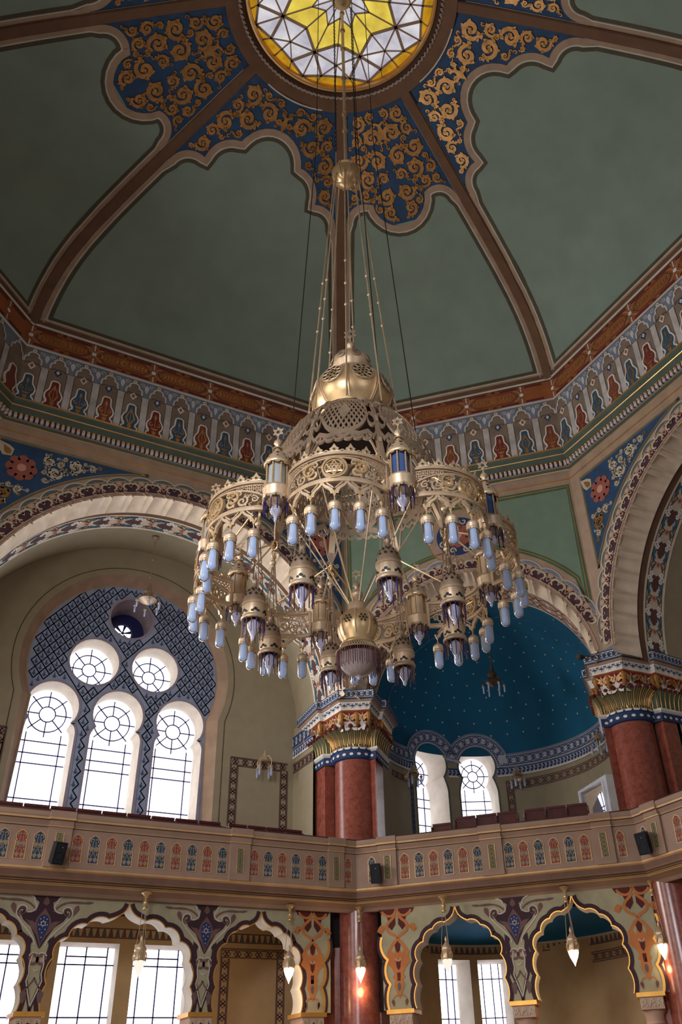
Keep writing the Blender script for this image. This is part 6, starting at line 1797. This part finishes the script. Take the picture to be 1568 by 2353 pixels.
pew(Pd, -.90, .59, .0, 7.19, 'dark wooden pew below the pair of apse windows, right of the single seat')
pew(Pd, .75, 2.20, .0, 7.19, 'dark wooden pew just left of the white framed doorway')

# ------------------------------------------------------------------ wall sconces, small hanging lights, spotlight
def drop_light(m, g, p, s=1.):
    m.lathe([(.001, .06 * s), (.03 * s, .05 * s), (.045 * s, .02 * s), (.045 * s, 0), (.03 * s, -.01 * s)], p, brass, 10); g.lathe([(.03 * s, 0), (.034 * s, -.03 * s), (.032 * s, -.15 * s), (.02 * s, -.19 * s), (.001, -.20 * s)], p, tubeg, 10)
def sconce(base, nrm, label, s=1.):
    b = Vector(base); n = Vector(nrm).normalized(); t = Vector((n.y, -n.x, 0))
    r = empty('wall_sconce', b, label, 'wall lamp', 'brass wall lamps of the gallery')
    m = MB(); m.lathe([(.001, .03), (.06, .02), (.08, 0)], b, brass, 14, ax=(t, Vector((0, 0, 1)), n)); m.build('back_plate', r)
    m = MB(); e = b + n * .28 * s + Vector((0, 0, .10 * s)); m.tube([b, b + n * .1 * s + Vector((0, 0, .12 * s)), b + n * .22 * s + Vector((0, 0, .16 * s)), e], .014, brass, 6)
    m.lathe([(.001, .22 * s), (.02 * s, .16 * s), (.05 * s, .08 * s), (.09 * s, 0), (.12 * s, -.04 * s), (.08 * s, -.06 * s)], e, brass, 14); m.build('bracket_arm', r, smooth=50)
    for i in range(4):
        a = 2 * pi * i / 4 + .6; d = Vector((cos(a), sin(a), 0)); m = MB(); g = MB(); q = e + d * .19 * s + Vector((0, 0, -.22 * s))
        m.tube([e + Vector((0, 0, .06 * s)), e + d * .12 * s + Vector((0, 0, .06 * s)), e + d * .19 * s + Vector((0, 0, -.04 * s)), q + Vector((0, 0, .05 * s))], .009, brass, 5); drop_light(m, g, q, s)
        o = m.build('light_arm', r, smooth=50); g.build('glass_tube', o, smooth=80)
Mb_ = frame(90, BW)
sconce(Mb_(3.62, 9.18, .0), (0, -1, 0), 'brass wall lamp on the framed panel between tall left windows and middle column', 1.15)
def apse_sc(deg, z, label, s=1.):
    p = Vector(Ma(TH(deg), z, 0)); q = Vector(Ma(TH(deg), z, 1)); sconce(p, q - p, label, s)
apse_sc(-66, 9.3, 'brass wall lamp at the left of the apse, beside the left keyhole window', 1.05)
apse_sc(3.5, 9.38, 'brass wall lamp between the right keyhole window and the doorway', 1.05)
apse_sc(74, 9.45, 'brass wall lamp high on the apse wall, tucked beside the right column capital', 1.05)
def mini(x, y, zt, z, label, s=1., dark=False):
    bm_ = brassd if not dark else mk('shaded_bronze', (96, 78, 62), .45, .5)
    r = empty('small_chandelier', (x, y, zt), label, 'chandelier', 'small chandeliers of the bays')
    m = MB(); m.lathe([(.09, 0), (.10, -.03), (.05, -.08), (.012, -.12)], (x, y, zt), bm_, 14); m.tube([(x, y, zt - .1), (x, y, z + .35)], .014, bm_, 6)
    for t in (.35, .62): beads(m, (x, y, zt + (z - zt) * t), .045, bm_)
    m.build('stem', r, smooth=50)
    m = MB(); m.lathe([(.012, .62), (.05, .52), (.03, .45), (.08, .36), (.14, .30), (.06, .22), (.18 * s, .14), (.22 * s, .08), (.15 * s, .02), (.05, -.04), (.001, -.06)], (x, y, z), bm_, 16)
    for i in range(3): a = 2 * pi * i / 3; m.tube([(x + .02 * cos(a), y + .02 * sin(a), z + .6), (x + .16 * cos(a), y + .16 * sin(a), z + .14)], .008, bm_, 4)
    m.build('crown', r, smooth=50)
    for i in range(6):
        a = 2 * pi * i / 6 + .4; d = Vector((cos(a), sin(a), 0)); c = Vector((x, y, z)); m = MB(); g = MB(); q = c + d * .30 * s + Vector((0, 0, -.06))
        m.tube([c + d * .1 + Vector((0, 0, .1)), c + d * .24 * s + Vector((0, 0, .16)), c + d * .30 * s + Vector((0, 0, .06)), q], .010, bm_, 5); drop_light(m, g, q, .9)
        o = m.build('light_arm', r, smooth=50); g.build('glass_tube', o, smooth=80)
mini(-.12, 11.3, 14.80, 12.78, 'small brass chandelier hanging in the left bay above the round windows', 1.1)
o45 = frame(45, 12.5); px, py, _ = o45(.16, 0, 0)
mini(px, py, 13.24, 11.05, 'small dark bronze chandelier hanging in the starry blue apse', .95, True)
r = empty('spotlight', frame(45, 10.05)(2.86, 10.33, 0), 'small black spotlight on an arm above the right column capital', 'spotlight')
m = MB(); sp0 = Vector(frame(45, 10.05)(2.66, 10.34, .2)); dr = (Vector(frame(45, 10.05)(2.4, 10.28, .45)) - sp0).normalized(); t1 = dr.orthogonal().normalized(); t2 = dr.cross(t1)
m.lathe([(.001, -.10), (.05, -.10), (.06, -.05), (.075, .06), (.075, .08), (.001, .07)], sp0, black, 14, ax=(t1, t2, dr)); m.build('lamp_head', r, smooth=40)
m = MB(); m.tube([sp0, frame(45, 10.05)(2.98, 10.36, .12), frame(45, 10.05)(3.02, 10.30, .05)], .012, black, 6); m.build('arm', r)
# ------------------------------------------------------------------ daylight and camera
def area(name, loc, target, sx, sy, power, color=(1, 1, 1)):
    l = bpy.data.lights.new(name, 'AREA'); l.shape = 'RECTANGLE'; l.size = sx; l.size_y = sy; l.energy = power; l.color = color
    o = bpy.data.objects.new(name, l); C.objects.link(o); o.location = loc
    o.rotation_euler = (Vector(target) - Vector(loc)).to_track_quat('-Z', 'Y').to_euler(); return o
COOL = (.92, .95, 1.0); WARM = (1., .93, .84)
# area lights added for daylight: left and west bays, unseen apses, lower west
area('daylight_window_left', (-.2, 12.0, 9.6), (0, 0, 10.5), 4.4, 4.2, 260, COOL)
area('daylight_window_west', (-12.0, 0, 9.6), (2, 0, 8.6), 4.6, 4.6, 240, WARM)
area('daylight_apse_left', (-8.9, 8.5, 8.8), (6, -3, 11.), 3.0, 3.0, 800, WARM)
area('daylight_lower_west', (-12.0, -3, 3.2), (4, 4, 5.), 7, 3.2, 280, WARM)
area('daylight_apse_rear', (-9.0, -7.6, 8.6), (0, 0, 6.6), 3.0, 3.0, 260, COOL).data.spread = radians(95)
w = bpy.data.worlds.new('sky'); bpy.context.scene.world = w; w.use_nodes = True
w.node_tree.nodes['Background'].inputs[0].default_value = (.85, .92, 1., 1); w.node_tree.nodes['Background'].inputs[1].default_value = .12

cam = bpy.data.cameras.new('camera'); co_ = bpy.data.objects.new('camera', cam); C.objects.link(co_)
RT, UP, FW = Vector((0.8718426962, -0.4882510417, -0.0387457528)), Vector((-0.2467699984, -0.5062190886, 0.8263454497)), Vector((0.4230778663, 0.7108819555, 0.5618291238))
co_.matrix_world = Matrix(((RT.x, UP.x, -FW.x, -5.117), (RT.y, UP.y, -FW.y, -9.405), (RT.z, UP.z, -FW.z, 1.65), (0, 0, 0, 1)))
cam.sensor_fit = 'VERTICAL'; cam.sensor_height = 24.; cam.lens = 2018.3985682878 / 2353 * 24.
cam.shift_x = (784 - 879.48367655) / 2353; cam.shift_y = (1165.17725773 - 1176.5) / 2353
cam.clip_start = .05; cam.clip_end = 200
sc = bpy.context.scene; sc.camera = co_
sc.view_settings.view_transform = 'Standard'; sc.view_settings.look = 'None'; sc.view_settings.gamma = 1.
sc.view_settings.exposure = 0.0
sc.cycles.max_bounces = 8
